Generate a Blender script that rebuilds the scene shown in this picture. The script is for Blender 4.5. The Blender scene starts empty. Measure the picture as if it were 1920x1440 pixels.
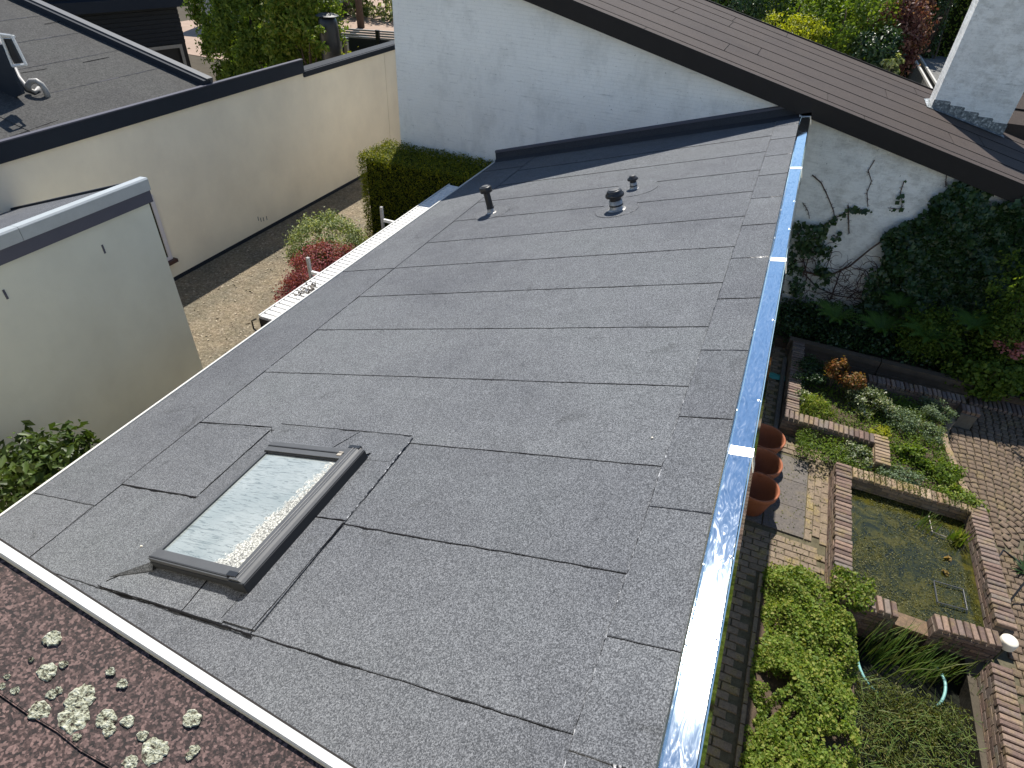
import bpy, math, random
import numpy as np
from mathutils import Matrix, Vector
R = math.radians
sc = bpy.context.scene
COL = sc.collection

# ------------------------------------------------------------------ camera, sky, sun, exposure
CZ = 6.78                      # camera height above the ground
TH, YAW, ROLL, F = R(38.4516), R(-20.9909), R(3.52523), 1164.24
fwd = np.array([math.sin(YAW)*math.cos(TH), math.cos(YAW)*math.cos(TH), -math.sin(TH)])
rgt = np.array([math.cos(YAW), -math.sin(YAW), 0.]); upv = np.cross(rgt, fwd)
CR = math.cos(ROLL)*rgt+math.sin(ROLL)*upv; CU = -math.sin(ROLL)*rgt+math.cos(ROLL)*upv
cam = bpy.data.cameras.new('camera'); cam_o = bpy.data.objects.new('camera', cam); COL.objects.link(cam_o)
cam.sensor_width = 36; cam.lens = F/1920*36; cam.clip_start = .05; cam.clip_end = 500
m = Matrix.Identity(4)
for i in range(3):
    m[i][0] = CR[i]; m[i][1] = CU[i]; m[i][2] = -fwd[i]
m[2][3] = CZ
cam_o.matrix_world = m; sc.camera = cam_o

SD = np.array([-.26, .67, 1.0]); SD /= np.linalg.norm(SD)     # direction to the sun
world = bpy.data.worlds.new("World"); sc.world = world; world.use_nodes = True
wn = world.node_tree
sky = wn.nodes.new('ShaderNodeTexSky'); sky.sky_type = 'NISHITA'; sky.sun_disc = False
sky.sun_elevation = math.asin(SD[2]); sky.sun_rotation = math.atan2(SD[0], SD[1])
sky.air_density = 1.0; sky.dust_density = 0.0; sky.ozone_density = 1.0
wn.links.new(sky.outputs[0], wn.nodes['Background'].inputs[0]); wn.nodes['Background'].inputs[1].default_value = .10
sun = bpy.data.lights.new('sun', 'SUN'); sun.energy = 5.0; sun.angle = R(.5); sun.color = (1, .95, .87)
so = bpy.data.objects.new('sun', sun); COL.objects.link(so)
so.rotation_euler = Vector(SD).to_track_quat('Z', 'Y').to_euler(); so.location = (-8, 20, 30)
sc.view_settings.view_transform = 'Standard'; sc.view_settings.look = 'None'
sc.view_settings.exposure = .75; sc.view_settings.gamma = 1; sc.view_settings.use_curve_mapping = False

# ------------------------------------------------------------------ geometry helpers
rnd = random.Random(7); nr = np.random.default_rng(11)
CAMP = np.array([0, 0, CZ])
def ray(px, py):               # direction of the line of sight through a photo point
    return CR*(px-960)/F-CU*(py-720)/F+fwd
def onz(px, py, z):            # that line met with the level z / plane x / plane y / any plane
    r = ray(px, py); return CAMP+r*((z-CZ)/r[2])
def onx(px, py, x):
    r = ray(px, py); return CAMP+r*(x/r[0])
def ony(px, py, y):
    r = ray(px, py); return CAMP+r*(y/r[1])
def onp(px, py, n, p):
    r = ray(px, py); n = np.array(n); return CAMP+r*((n@(np.array(p)-CAMP))/(n@r))

WM = {}
def tag(o, label=None, cat=None, group=None, kind=None):
    if label: o['label'] = label
    if cat: o['category'] = cat
    if group: o['group'] = group
    if kind: o['kind'] = kind
    return o
def empty(name, loc=(0, 0, 0), label=None, cat=None, group=None, parent=None, mat=None, kind=None):
    o = bpy.data.objects.new(name, None); COL.objects.link(o)
    M = mat if mat is not None else Matrix.Translation(Vector(loc))
    if parent is not None:
        o.parent = parent; o.matrix_basis = WM[parent].inverted() @ M
    else: o.matrix_basis = M
    o.empty_display_size = .1
    WM[o] = M; tag(o, label, cat, group, kind); return o
def link(name, me, parent=None, M=None):
    o = bpy.data.objects.new(name, me); COL.objects.link(o)
    M = M if M is not None else Matrix.Identity(4)
    if parent is not None:
        o.parent = parent; o.matrix_basis = WM[parent].inverted() @ M
    else: o.matrix_basis = M
    WM[o] = M
    return o
class MB:
    def __init__(s): s.v = []; s.f = []
    def add(s, v, f):
        n = len(s.v); s.v += [tuple(map(float, q)) for q in v]; s.f += [tuple(i+n for i in q) for q in f]; return s
    def box(s, a, b, M=None):
        x0, y0, z0 = a; x1, y1, z1 = b
        v = [(x0,y0,z0),(x1,y0,z0),(x1,y1,z0),(x0,y1,z0),(x0,y0,z1),(x1,y0,z1),(x1,y1,z1),(x0,y1,z1)]
        if M is not None: v = [M @ Vector(q) for q in v]
        return s.add(v, [(0,3,2,1),(4,5,6,7),(0,1,5,4),(1,2,6,5),(2,3,7,6),(3,0,4,7)])
    def prism(s, poly, d0, d1, axis):     # polygon in the two other axes, extruded along axis
        n = len(poly); v = []
        for d in (d0, d1):
            for p in poly:
                q = list(p); q.insert(axis, d); v.append(q)
        f = [tuple(range(n))[::-1], tuple(range(n, 2*n))]+[(i, (i+1) % n, n+(i+1) % n, n+i) for i in range(n)]
        return s.add(v, f)
    def tube(s, pts, rad, k=8, cap=True):
        pts = [Vector(p) for p in pts]; n = len(pts)
        rad = rad if hasattr(rad, '__len__') else [rad]*n
        v = []; f = []; prev = None
        for i, p in enumerate(pts):
            t = (pts[min(i+1, n-1)]-pts[max(i-1, 0)]).normalized()
            if prev is None:
                a = t.orthogonal().normalized()
            else:
                a = (prev-t*prev.dot(t)).normalized()
            prev = a; b = t.cross(a)
            for j in range(k):
                an = 2*math.pi*j/k; v.append(p+(a*math.cos(an)+b*math.sin(an))*rad[i])
        for i in range(n-1):
            for j in range(k):
                f.append((i*k+j, i*k+(j+1) % k, (i+1)*k+(j+1) % k, (i+1)*k+j))
        if cap: f += [tuple(range(k))[::-1], tuple((n-1)*k+j for j in range(k))]
        return s.add(v, f)
    def lathe(s, prof, M=None, k=32, close=False):
        v = []; f = []; n = len(prof)
        for r, z in prof:
            for j in range(k):
                an = 2*math.pi*j/k; q = Vector((r*math.cos(an), r*math.sin(an), z)); v.append(M @ q if M is not None else q)
        for i in range(n-1):
            for j in range(k): f.append((i*k+j, i*k+(j+1) % k, (i+1)*k+(j+1) % k, (i+1)*k+j))
        return s.add(v, f)
    def mesh(s, name, mat, smooth=False):
        me = bpy.data.meshes.new(name); me.from_pydata(s.v, [], s.f); me.update()
        if mat: me.materials.append(mat)
        if smooth: me.polygons.foreach_set('use_smooth', [True]*len(me.polygons))
        return me
    def build(s, name, mat, parent=None, smooth=False, local=False):
        """geometry given in world coordinates unless local"""
        M = WM[parent] if parent is not None else Matrix.Identity(4)
        if parent is not None and not local:
            inv = M.inverted(); s.v = [tuple(inv @ Vector(q)) for q in s.v]
        return link(name, s.mesh(name, mat, smooth), parent, M)

# ------------------------------------------------------------------ material helpers
def newmat(name):
    m = bpy.data.materials.new(name); m.use_nodes = True; nt = m.node_tree
    return m, nt, nt.nodes['Principled BSDF']
def N(nt, t, **kw):
    n = nt.nodes.new(t)
    for k, v in kw.items():
        if k.startswith('i_'): n.inputs[int(k[2:]) if k[2:].isdigit() else k[2:].replace('_', ' ')].default_value = v
        else: setattr(n, k, v)
    return n
def ramp(nt, fac, stops):
    r = nt.nodes.new('ShaderNodeValToRGB'); e = r.color_ramp.elements
    while len(e) > 1: e.remove(e[0])
    e[0].position = stops[0][0]; e[0].color = (*stops[0][1], 1) if len(stops[0][1]) == 3 else stops[0][1]
    for p, c in stops[1:]:
        q = e.new(p); q.color = (*c, 1)
    nt.links.new(fac, r.inputs[0]); return r.outputs[0]
def noise(nt, scale, detail=3, rough=.55, vec=None, dist=0):
    n = N(nt, 'ShaderNodeTexNoise'); n.inputs['Scale'].default_value = scale; n.inputs['Detail'].default_value = detail
    n.inputs['Roughness'].default_value = rough; n.inputs['Distortion'].default_value = dist
    if vec is not None: nt.links.new(vec, n.inputs['Vector'])
    return n.outputs[0]
def mix(nt, fac, a, b, mode='MIX'):
    n = N(nt, 'ShaderNodeMix', data_type='RGBA', blend_type=mode)
    for s, x in ((0, fac), (6, a), (7, b)):
        if hasattr(x, 'is_output') or isinstance(x, bpy.types.NodeSocket): nt.links.new(x, n.inputs[s])
        else: n.inputs[s].default_value = x if s == 0 else ((*x, 1) if len(x) == 3 else x)
    return n.outputs[2]
def coords(nt, scale=(1, 1, 1), world=False):
    if world: src = N(nt, 'ShaderNodeNewGeometry').outputs['Position']
    else: src = N(nt, 'ShaderNodeTexCoord').outputs['Object']
    mp = N(nt, 'ShaderNodeMapping'); mp.inputs['Scale'].default_value = scale; nt.links.new(src, mp.inputs[0]); return mp.outputs[0]
def bump(nt, b, h, strength=.5, dist=.01):
    n = N(nt, 'ShaderNodeBump'); n.inputs['Strength'].default_value = strength; n.inputs['Distance'].default_value = dist
    nt.links.new(h, n.inputs['Height']); nt.links.new(n.outputs[0], b.inputs['Normal'])
def rough(b, v, spec=.5, metal=0):
    b.inputs['Roughness'].default_value = v; b.inputs['Specular IOR Level'].default_value = spec; b.inputs['Metallic'].default_value = metal
def plain(name, col, r=.6, spec=.4, metal=0, var=.15, scale=6, bs=0, bscale=80, fine=60):
    m, nt, b = newmat(name); rough(b, r, spec, metal)
    c = coords(nt, world=True)
    lo = tuple(x*(1-var) for x in col); hi = tuple(min(1, x*(1+var)) for x in col)
    f = noise(nt, scale, 5, .6, c)
    cc = ramp(nt, f, [(.3, lo), (.7, hi)])
    f2 = noise(nt, fine, 3, .6, c)
    cc = mix(nt, .5, cc, ramp(nt, f2, [(.3, tuple(x*(1-var*.7) for x in col)), (.7, tuple(min(1, x*(1+var*.7)) for x in col))]))
    nt.links.new(cc, b.inputs['Base Color'])
    if bs: bump(nt, b, noise(nt, bscale, 4, .6, c), bs, .01)
    return m
def granules(name, dark, mid, light, scale, patch, rgh=.85, bstr=.5, bd=.004, spec=.3, sheen=.0):
    """mineral felt: fine coloured grains over broad soft patches"""
    m, nt, b = newmat(name); rough(b, rgh, spec)
    c = coords(nt, world=True)
    v = N(nt, 'ShaderNodeTexVoronoi'); v.inputs['Scale'].default_value = scale; nt.links.new(c, v.inputs['Vector'])
    bw = N(nt, 'ShaderNodeRGBToBW'); nt.links.new(v.outputs['Color'], bw.inputs[0])
    col = ramp(nt, bw.outputs[0], [(.2, dark), (.5, mid), (.82, light)])
    n2 = noise(nt, scale*.5, 3, .8, c)
    col = mix(nt, .3, col, ramp(nt, n2, [(.36, dark), (.5, mid), (.64, light)]))
    p = noise(nt, patch, 6, .62, c)
    col = mix(nt, 1, col, ramp(nt, p, [(.3, (.8, .8, .82)), (.5, (1, 1, 1)), (.72, (1.0, 1.02, 1.0))]), 'MULTIPLY')
    oi = N(nt, 'ShaderNodeObjectInfo').outputs['Random']
    col = mix(nt, 1, col, ramp(nt, oi, [(0, (.91, .91, .92)), (1, (1.08, 1.08, 1.07))]), 'MULTIPLY')
    st = noise(nt, patch*3.3, 7, .7, c, 1.5)
    col = mix(nt, 1, col, ramp(nt, st, [(.30, (.72, .72, .71)), (.40, (1, 1, 1)), (.62, (1, 1, 1)), (.75, (1.16, 1.16, 1.15))]), 'MULTIPLY')
    p2 = noise(nt, patch*9, 4, .6, c)
    col = mix(nt, .7, col, ramp(nt, p2, [(.3, (.84, .84, .84)), (.6, (1, 1, 1))]), 'MULTIPLY')
    nt.links.new(col, b.inputs['Base Color'])
    bump(nt, b, bw.outputs[0], bstr, bd)
    b.inputs['Sheen Weight'].default_value = sheen; b.inputs['Sheen Roughness'].default_value = .45
    return m
def stucco(name, col, stain, sc=1.2, bs=.25):
    m, nt, b = newmat(name); rough(b, .85, .2)
    c = coords(nt, world=True); cs = coords(nt, (.5, .5, .35), world=True)
    a = noise(nt, sc, 5, .6, c); s = noise(nt, 3.5, 6, .65, cs)
    cc = mix(nt, ramp(nt, s, [(.45, (0, 0, 0)), (.8, (.45, .45, .45))]), col, stain)
    cc = mix(nt, 1, cc, ramp(nt, a, [(.3, (.9, .9, .9)), (.7, (1.04, 1.04, 1.03))]), 'MULTIPLY')
    nt.links.new(cc, b.inputs['Base Color']); bump(nt, b, noise(nt, 90, 4, .6, c), bs, .006); return m
def brickmat(name, cols, moss=.0):
    m, nt, b = newmat(name); rough(b, .85, .25)
    oi = N(nt, 'ShaderNodeObjectInfo').outputs['Random']; isl = N(nt, 'ShaderNodeNewGeometry').outputs['Random Per Island']
    ad = N(nt, 'ShaderNodeMath', operation='ADD'); nt.links.new(oi, ad.inputs[0]); nt.links.new(isl, ad.inputs[1])
    fr = N(nt, 'ShaderNodeMath', operation='FRACT'); nt.links.new(ad.outputs[0], fr.inputs[0])
    n = len(cols); cc = ramp(nt, fr.outputs[0], [(i/(n-1), q) for i, q in enumerate(cols)])
    c = coords(nt, world=True)
    f = noise(nt, 38, 5, .65, c)
    cc = mix(nt, 1, cc, ramp(nt, f, [(.25, (.6, .6, .6)), (.7, (1.25, 1.22, 1.18))]), 'MULTIPLY')
    if moss:
        g = noise(nt, 4.5, 6, .7, c); k = ramp(nt, g, [(.5, (0, 0, 0)), (.66, (moss,)*3)])
        cc = mix(nt, k, cc, ramp(nt, noise(nt, 60, 3, .6, c), [(.35, (.12, .10, .03)), (.6, (.28, .21, .09)), (.75, (.42, .38, .26))]))
    nt.links.new(cc, b.inputs['Base Color']); bump(nt, b, noise(nt, 120, 5, .7, c), .6, .006); return m
def leafmat(name, cols, trans=.35, r=.55, spec=.22):
    m, nt, b = newmat(name); rough(b, r, spec)
    isl = N(nt, 'ShaderNodeNewGeometry').outputs['Random Per Island']
    n = len(cols); cc = ramp(nt, isl, [(i/(n-1), q) for i, q in enumerate(cols)])
    c = coords(nt, world=True)
    cc = mix(nt, 1, cc, ramp(nt, noise(nt, 3.0, 4, .6, c), [(.3, (.7, .75, .7)), (.7, (1.2, 1.15, 1.0))]), 'MULTIPLY')
    nt.links.new(cc, b.inputs['Base Color'])
    t = N(nt, 'ShaderNodeBsdfTranslucent'); tc = mix(nt, 1, cc, (1.5, 1.5, .6), 'MULTIPLY'); nt.links.new(tc, t.inputs[0])
    ms = N(nt, 'ShaderNodeMixShader'); ms.inputs[0].default_value = trans
    nt.links.new(b.outputs[0], ms.inputs[1]); nt.links.new(t.outputs[0], ms.inputs[2])
    nt.links.new(ms.outputs[0], nt.nodes['Material Output'].inputs[0]); return m

# ------------------------------------------------------------------ materials
FELT = granules('grey_mineral_felt', (.036, .0385, .043), (.093, .098, .106), (.222, .230, .243), 200, .5, .85, .5, .004, .12)
FELTD = granules('dark_mineral_felt', (0.0217, 0.02294, 0.0248), (0.062, 0.06386, 0.06634), (0.1612, 0.1643, 0.1674), 160, .5, .85, .6, .004, .12)
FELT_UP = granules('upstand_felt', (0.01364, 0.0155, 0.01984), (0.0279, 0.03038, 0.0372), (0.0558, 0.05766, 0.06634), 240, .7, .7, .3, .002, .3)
BROWN_NEAR = granules('reddish_brown_granules', (0.004104, 0.002338, 0.00196), (0.02873, 0.01403, 0.01176), (0.1847, 0.1135, 0.09801), 175, 1.6, .75, 1.0, .009, .4)
BROWN_FAR = granules('brown_felt', (0.02499, 0.01851, 0.01574), (0.04462, 0.03299, 0.02827), (0.06783, 0.05116, 0.04434), 130, .6, .85, .2, .003, .25)
GREY_ROOF = granules('light_grey_felt', (0.03024, 0.02994, 0.02903), (0.05292, 0.05201, 0.0499), (0.07862, 0.0774, 0.07409), 60, .9, .9, .4, .008, .2)
SMALL_ROOF = granules('pale_gravel_felt', (0.084, 0.084, 0.0805), (0.14, 0.14, 0.133), (0.196, 0.196, 0.189), 50, 1.5, .9, .2, .008, .2)

def beadmat():
    m, nt, b = newmat('bitumen_bead'); rough(b, .35, .5)
    c = coords(nt, world=True)
    f = noise(nt, 9, 4, .6, c); g = noise(nt, 70, 2, .5, c)
    mu = N(nt, 'ShaderNodeMath', operation='MULTIPLY'); nt.links.new(f, mu.inputs[0]); nt.links.new(g, mu.inputs[1])
    cc = ramp(nt, mu.outputs[0], [(.0, (.008, .008, .009)), (.31, (.012, .012, .014)), (.37, (.3, .3, .31)), (.45, (.6, .6, .6))])  # pale end of the ramp paints bright glints on the black bitumen
    nt.links.new(cc, b.inputs['Base Color']); bump(nt, b, g, .8, .004); return m
BEAD = beadmat()
BEAD_DARK = plain('plain_bitumen', (.006, .006, .007), .8, .12, var=.3)
def beadlight():
    m, nt, b = newmat('glint_flecked_bitumen_bead'); rough(b, .3, .6)
    c = coords(nt, world=True); f = noise(nt, 22, 4, .7, c)
    cc = ramp(nt, f, [(.42, (.015, .015, .017)), (.52, (.12, .12, .125)), (.6, (.62, .62, .62))])  # pale stops put silver glints along the seam into the colour
    nt.links.new(cc, b.inputs['Base Color']); bump(nt, b, f, .6, .004); return m
BEAD_LIGHT = beadlight()

def alumat():
    m, nt, b = newmat('bright_aluminium'); rough(b, .08, .5, 1)
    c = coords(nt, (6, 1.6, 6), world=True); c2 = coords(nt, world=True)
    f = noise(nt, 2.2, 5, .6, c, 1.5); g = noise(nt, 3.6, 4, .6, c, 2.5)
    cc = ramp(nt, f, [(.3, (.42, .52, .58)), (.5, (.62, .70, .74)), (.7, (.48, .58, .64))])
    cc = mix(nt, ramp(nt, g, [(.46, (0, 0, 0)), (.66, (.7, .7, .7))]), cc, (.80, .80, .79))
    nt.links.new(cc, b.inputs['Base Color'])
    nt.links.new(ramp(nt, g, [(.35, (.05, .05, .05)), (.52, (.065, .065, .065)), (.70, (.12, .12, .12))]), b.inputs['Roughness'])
    bump(nt, b, noise(nt, 2.0, 2, .5, c, .5), .05, .01); return m
ALU = alumat()
ALU_PALE = plain('brushed_aluminium', (.8, .81, .82), .35, .5, .9, .08)
WHITE_TRIM = plain('white_edge_trim', (0.555, 0.5475, 0.5175), .35, .5, 0, .08, 8)
WHITE_PLASTIC = plain('white_plastic', (.66, .65, .62), .5, .4, 0, .14, 5)
BEIGE = stucco('beige_stucco', (.86, .765, .60), (.76, .66, .51), .8)
GREYG = stucco('grey_green_stucco', (.63, .63, .53), (.54, .53, .43), .8)
FASCIA = plain('anthracite_fascia', (0.0225, 0.027, 0.03525), .7, .15, var=.12)
FASCIA_GREY = plain('grey_fascia', (0.08625, 0.08625, 0.105), .7, .15, var=.08)
FASCIA_BROWN = plain('dark_brown_fascia', (0.024, 0.021, 0.0195), .7, .15, var=.12)
COPING = plain('pale_metal_coping', (0.372, 0.396, 0.396), .4, .5, .2, .1)
BLACKP = plain('black_plastic', (.012, .012, .013), .38, .5, var=.2)
DARKMET = plain('dark_grey_metal', (.024, .026, .029), .6, .25, .0, .12)
GREYMET = plain('mid_grey_metal', (.066, .069, .074), .55, .3, .0, .14)
PALEMET = plain('pale_grey_plastic', (.30, .29, .275), .5, .4, .0, .2)
SLEEVE = plain('scuffed_sleeve', (.34, .33, .31), .45, .5, .5, .5, 22)
WOODL = plain('pale_timber', (.30, .27, .23), .75, .25, var=.25, scale=9)
NAVY = plain('dark_blue_cladding', (0.0135, 0.018, 0.0255), .55, .35, var=.2)
WHITEWALL = plain('far_white_wall', (.42, .42, .41), .8, .2, var=.06)
def whitebrick():
    m, nt, b = newmat('painted_white_brick'); rough(b, .7, .3)
    c = coords(nt, world=True)
    sep = N(nt, 'ShaderNodeSeparateXYZ'); nt.links.new(c, sep.inputs[0]); cb = N(nt, 'ShaderNodeCombineXYZ')
    nt.links.new(sep.outputs[0], cb.inputs[0]); nt.links.new(sep.outputs[2], cb.inputs[1])
    br = N(nt, 'ShaderNodeTexBrick'); nt.links.new(cb.outputs[0], br.inputs[0])
    br.inputs['Scale'].default_value = 1; br.inputs['Brick Width'].default_value = .22; br.inputs['Row Height'].default_value = .065
    br.inputs['Mortar Size'].default_value = .006; br.inputs['Mortar Smooth'].default_value = .6
    st = noise(nt, 2.2, 7, .68, coords(nt, (1, 1, .6), world=True)); wide = noise(nt, .55, 5, .6, c)
    hz = noise(nt, 5, 6, .7, coords(nt, (.35, 1, 3), world=True))
    cc = ramp(nt, wide, [(.3, (.75, .74, .70)), (.7, (.88, .87, .83))])
    cc = mix(nt, ramp(nt, st, [(.50, (0, 0, 0)), (.72, (.42, .42, .42))]), cc, (.45, .45, .42))
    cc = mix(nt, ramp(nt, hz, [(.58, (0, 0, 0)), (.72, (.5, .5, .5))]), cc, (.24, .25, .24))
    dirt = noise(nt, 3.4, 9, .78, coords(nt, (1, 1, 1.5), world=True), .15)
    mrx = N(nt, 'ShaderNodeMapRange'); mrx.inputs[1].default_value = -.5; mrx.inputs[2].default_value = 1.2; nt.links.new(sep.outputs[0], mrx.inputs[0])
    dk = N(nt, 'ShaderNodeMath', operation='MULTIPLY'); nt.links.new(ramp(nt, dirt, [(.46, (0, 0, 0)), (.70, (.7, .7, .7))]), dk.inputs[0]); nt.links.new(mrx.outputs[0], dk.inputs[1])
    cc = mix(nt, dk.outputs[0], cc, (.34, .32, .28))
    spots = noise(nt, 26, 3, .8, c)
    cc = mix(nt, ramp(nt, spots, [(.665, (0, 0, 0)), (.72, (.8, .8, .8))]), cc, (.12, .11, .10))
    cc = mix(nt, ramp(nt, br.outputs['Fac'], [(0, (0, 0, 0)), (1, (.05, .05, .05))]), cc, (.3, .31, .32))
    nt.links.new(cc, b.inputs['Base Color'])
    iv = N(nt, 'ShaderNodeMath', operation='SUBTRACT'); iv.inputs[0].default_value = 1; nt.links.new(br.outputs['Fac'], iv.inputs[1])
    ad = N(nt, 'ShaderNodeMath', operation='MULTIPLY_ADD'); nt.links.new(noise(nt, 30, 5, .7, c), ad.inputs[0]); ad.inputs[1].default_value = 2.6; nt.links.new(iv.outputs[0], ad.inputs[2])
    bump(nt, b, ad.outputs[0], .45, .01); return m
WHITE = whitebrick()
def flashmat():
    m, nt, b = newmat('lead_flashing'); rough(b, .5, .5, .3); c = coords(nt, world=True)
    nt.links.new(ramp(nt, noise(nt, 16, 5, .7, c), [(.35, (.06, .07, .08)), (.52, (.16, .18, .19)), (.66, (.5, .52, .52))]), b.inputs['Base Color']); return m
LEAD = flashmat()
TERRA = plain('terracotta', (0.27, 0.09375, 0.0465), .75, .25, var=.16, scale=9, bs=.15)
BRICK_CAP = brickmat('weathered_purple_brick', [(0.09568, 0.068, 0.0588), (0.1546, 0.104, 0.08624), (0.1914, 0.14, 0.1176), (0.1251, 0.1, 0.09016), (0.2208, 0.152, 0.1176), (0.1472, 0.128, 0.1137)], .5)
BRICK_MOSS = brickmat('mossy_ochre_brick', [(0.195, 0.1425, 0.0975), (0.255, 0.1875, 0.1275), (0.15, 0.1125, 0.0825), (0.3, 0.2325, 0.165), (0.225, 0.15, 0.0975)], .95)
PAVER = brickmat('mossy_patio_paver', [(0.15, 0.1162, 0.0825), (0.1875, 0.1462, 0.1087), (0.165, 0.1312, 0.0975), (0.21, 0.165, 0.12)], .9)
COBBLE = brickmat('pinkish_cobble', [(0.1085, 0.07917, 0.0567), (0.1302, 0.09541, 0.06804), (0.1215, 0.08932, 0.06426), (0.1519, 0.1137, 0.08316), (0.09548, 0.07105, 0.05292)], .35)
SLAB = brickmat('grey_concrete_slab', [(0.1015, 0.091, 0.084), (0.119, 0.1085, 0.1015)], .15)
MORTAR = plain('mortar', (.13, .115, .095), .95, .1, var=.3, scale=20)
JOINT = plain('mossy_joint', (.09, .08, .052), .95, .1, var=.5, scale=14)
SOIL = plain('garden_soil', (.075, .055, .04), .95, .1, var=.5, scale=12, bs=1, bscale=40)
MUD = plain('wet_mud', (.016, .014, .010), .6, .3, var=.5, scale=9, bs=.6, bscale=30)
TIMBER = plain('weathered_sleeper', (.10, .075, .055), .85, .2, var=.35, scale=7, bs=.5, bscale=50)
TEAL = plain('teal_plastic', (.03, .22, .2), .45, .5, var=.2)
HOSE = plain('pale_teal_hose', (.17, .36, .34), .5, .5, var=.25, scale=20)
LAMPW = plain('dirty_white_plastic', (.58, .54, .46), .55, .4, var=.12, scale=18)
BARK = plain('bark', (.09, .07, .055), .9, .15, var=.35, scale=14, bs=.6)
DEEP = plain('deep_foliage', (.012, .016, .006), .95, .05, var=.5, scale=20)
VINE = plain('dry_vine', (.085, .055, .045), .9, .15, var=.35, scale=14)
RUST = plain('rusty_slate', (.12, .075, .04), .7, .4, var=.7, scale=16, bs=.4)
def gravelmat():
    m, nt, b = newmat('mossy_gravel'); rough(b, .95, .15); c = coords(nt, world=True)
    a = noise(nt, 22, 6, .75, c); w = noise(nt, 1.3, 5, .6, c); f = noise(nt, 7, 6, .7, c, .5)
    cc = ramp(nt, a, [(.3, (.07, .056, .043)), (.45, (.16, .135, .105)), (.58, (.25, .215, .17)), (.70, (.5, .45, .38))])
    cc = mix(nt, ramp(nt, f, [(.42, (0, 0, 0)), (.65, (.7, .7, .7))]), cc, ramp(nt, a, [(.35, (.10, .088, .062)), (.7, (.27, .235, .17))]))
    cc = mix(nt, 1, cc, ramp(nt, w, [(.3, (.75, .78, .75)), (.7, (1.2, 1.12, 1.0))]), 'MULTIPLY')
    nt.links.new(cc, b.inputs['Base Color']); bump(nt, b, a, 1, .04); return m
GRAVEL = gravelmat()
PATH = plain('pinkish_path', (0.294, 0.217, 0.168), .9, .2, var=.2, scale=2)
GROUND = plain('dark_earth', (.07, .06, .045), .95, .1, var=.4, scale=3)
def lichenmat():
    m, nt, b = newmat('lichen'); rough(b, .95, .1); c = coords(nt, world=True)
    f = noise(nt, 90, 4, .7, c); g = noise(nt, 230, 3, .7, c)
    cc = ramp(nt, f, [(.38, (.06, .045, .035)), (.46, (.26, .26, .18)), (.55, (.46, .46, .35)), (.7, (.6, .6, .5))])
    cc = mix(nt, 1, cc, ramp(nt, g, [(.3, (.6, .6, .6)), (.6, (1.1, 1.1, 1.1))]), 'MULTIPLY')
    nt.links.new(cc, b.inputs['Base Color']); bump(nt, b, f, 1, .01); return m
LICHEN = lichenmat()
def watermat(name, cols, r=.06, depthy=.5):
    m, nt, b = newmat(name); rough(b, r, .5); c = coords(nt, world=True)
    f = noise(nt, 4.2, 8, .72, c, 1.2); g = noise(nt, 40, 5, .75, coords(nt, (1, .3, 1), world=True), 2)
    cc = ramp(nt, f, cols); cc = mix(nt, 1, cc, ramp(nt, g, [(.3, (.45, .45, .45)), (.7, (1.5, 1.5, 1.3))]), 'MULTIPLY')
    nt.links.new(cc, b.inputs['Base Color']); bump(nt, b, f, .05, .01)
    return m
POND = watermat('algae_pond', [(.32, (0.0045, 0.0063, 0.0045)), (.43, (0.01575, 0.0189, 0.0063)), (.52, (0.0315, 0.0324, 0.0063)), (.6, (0.0585, 0.05175, 0.0081)), (.68, (0.03375, 0.03825, 0.01575)), (.78, (0.09, 0.09, 0.0585))], .12)
PIT = watermat('dark_pit_water', [(.3, (.003, .004, .003)), (.7, (.012, .014, .008))], .35)
PIT.node_tree.nodes['Principled BSDF'].inputs['Specular IOR Level'].default_value = .15
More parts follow.
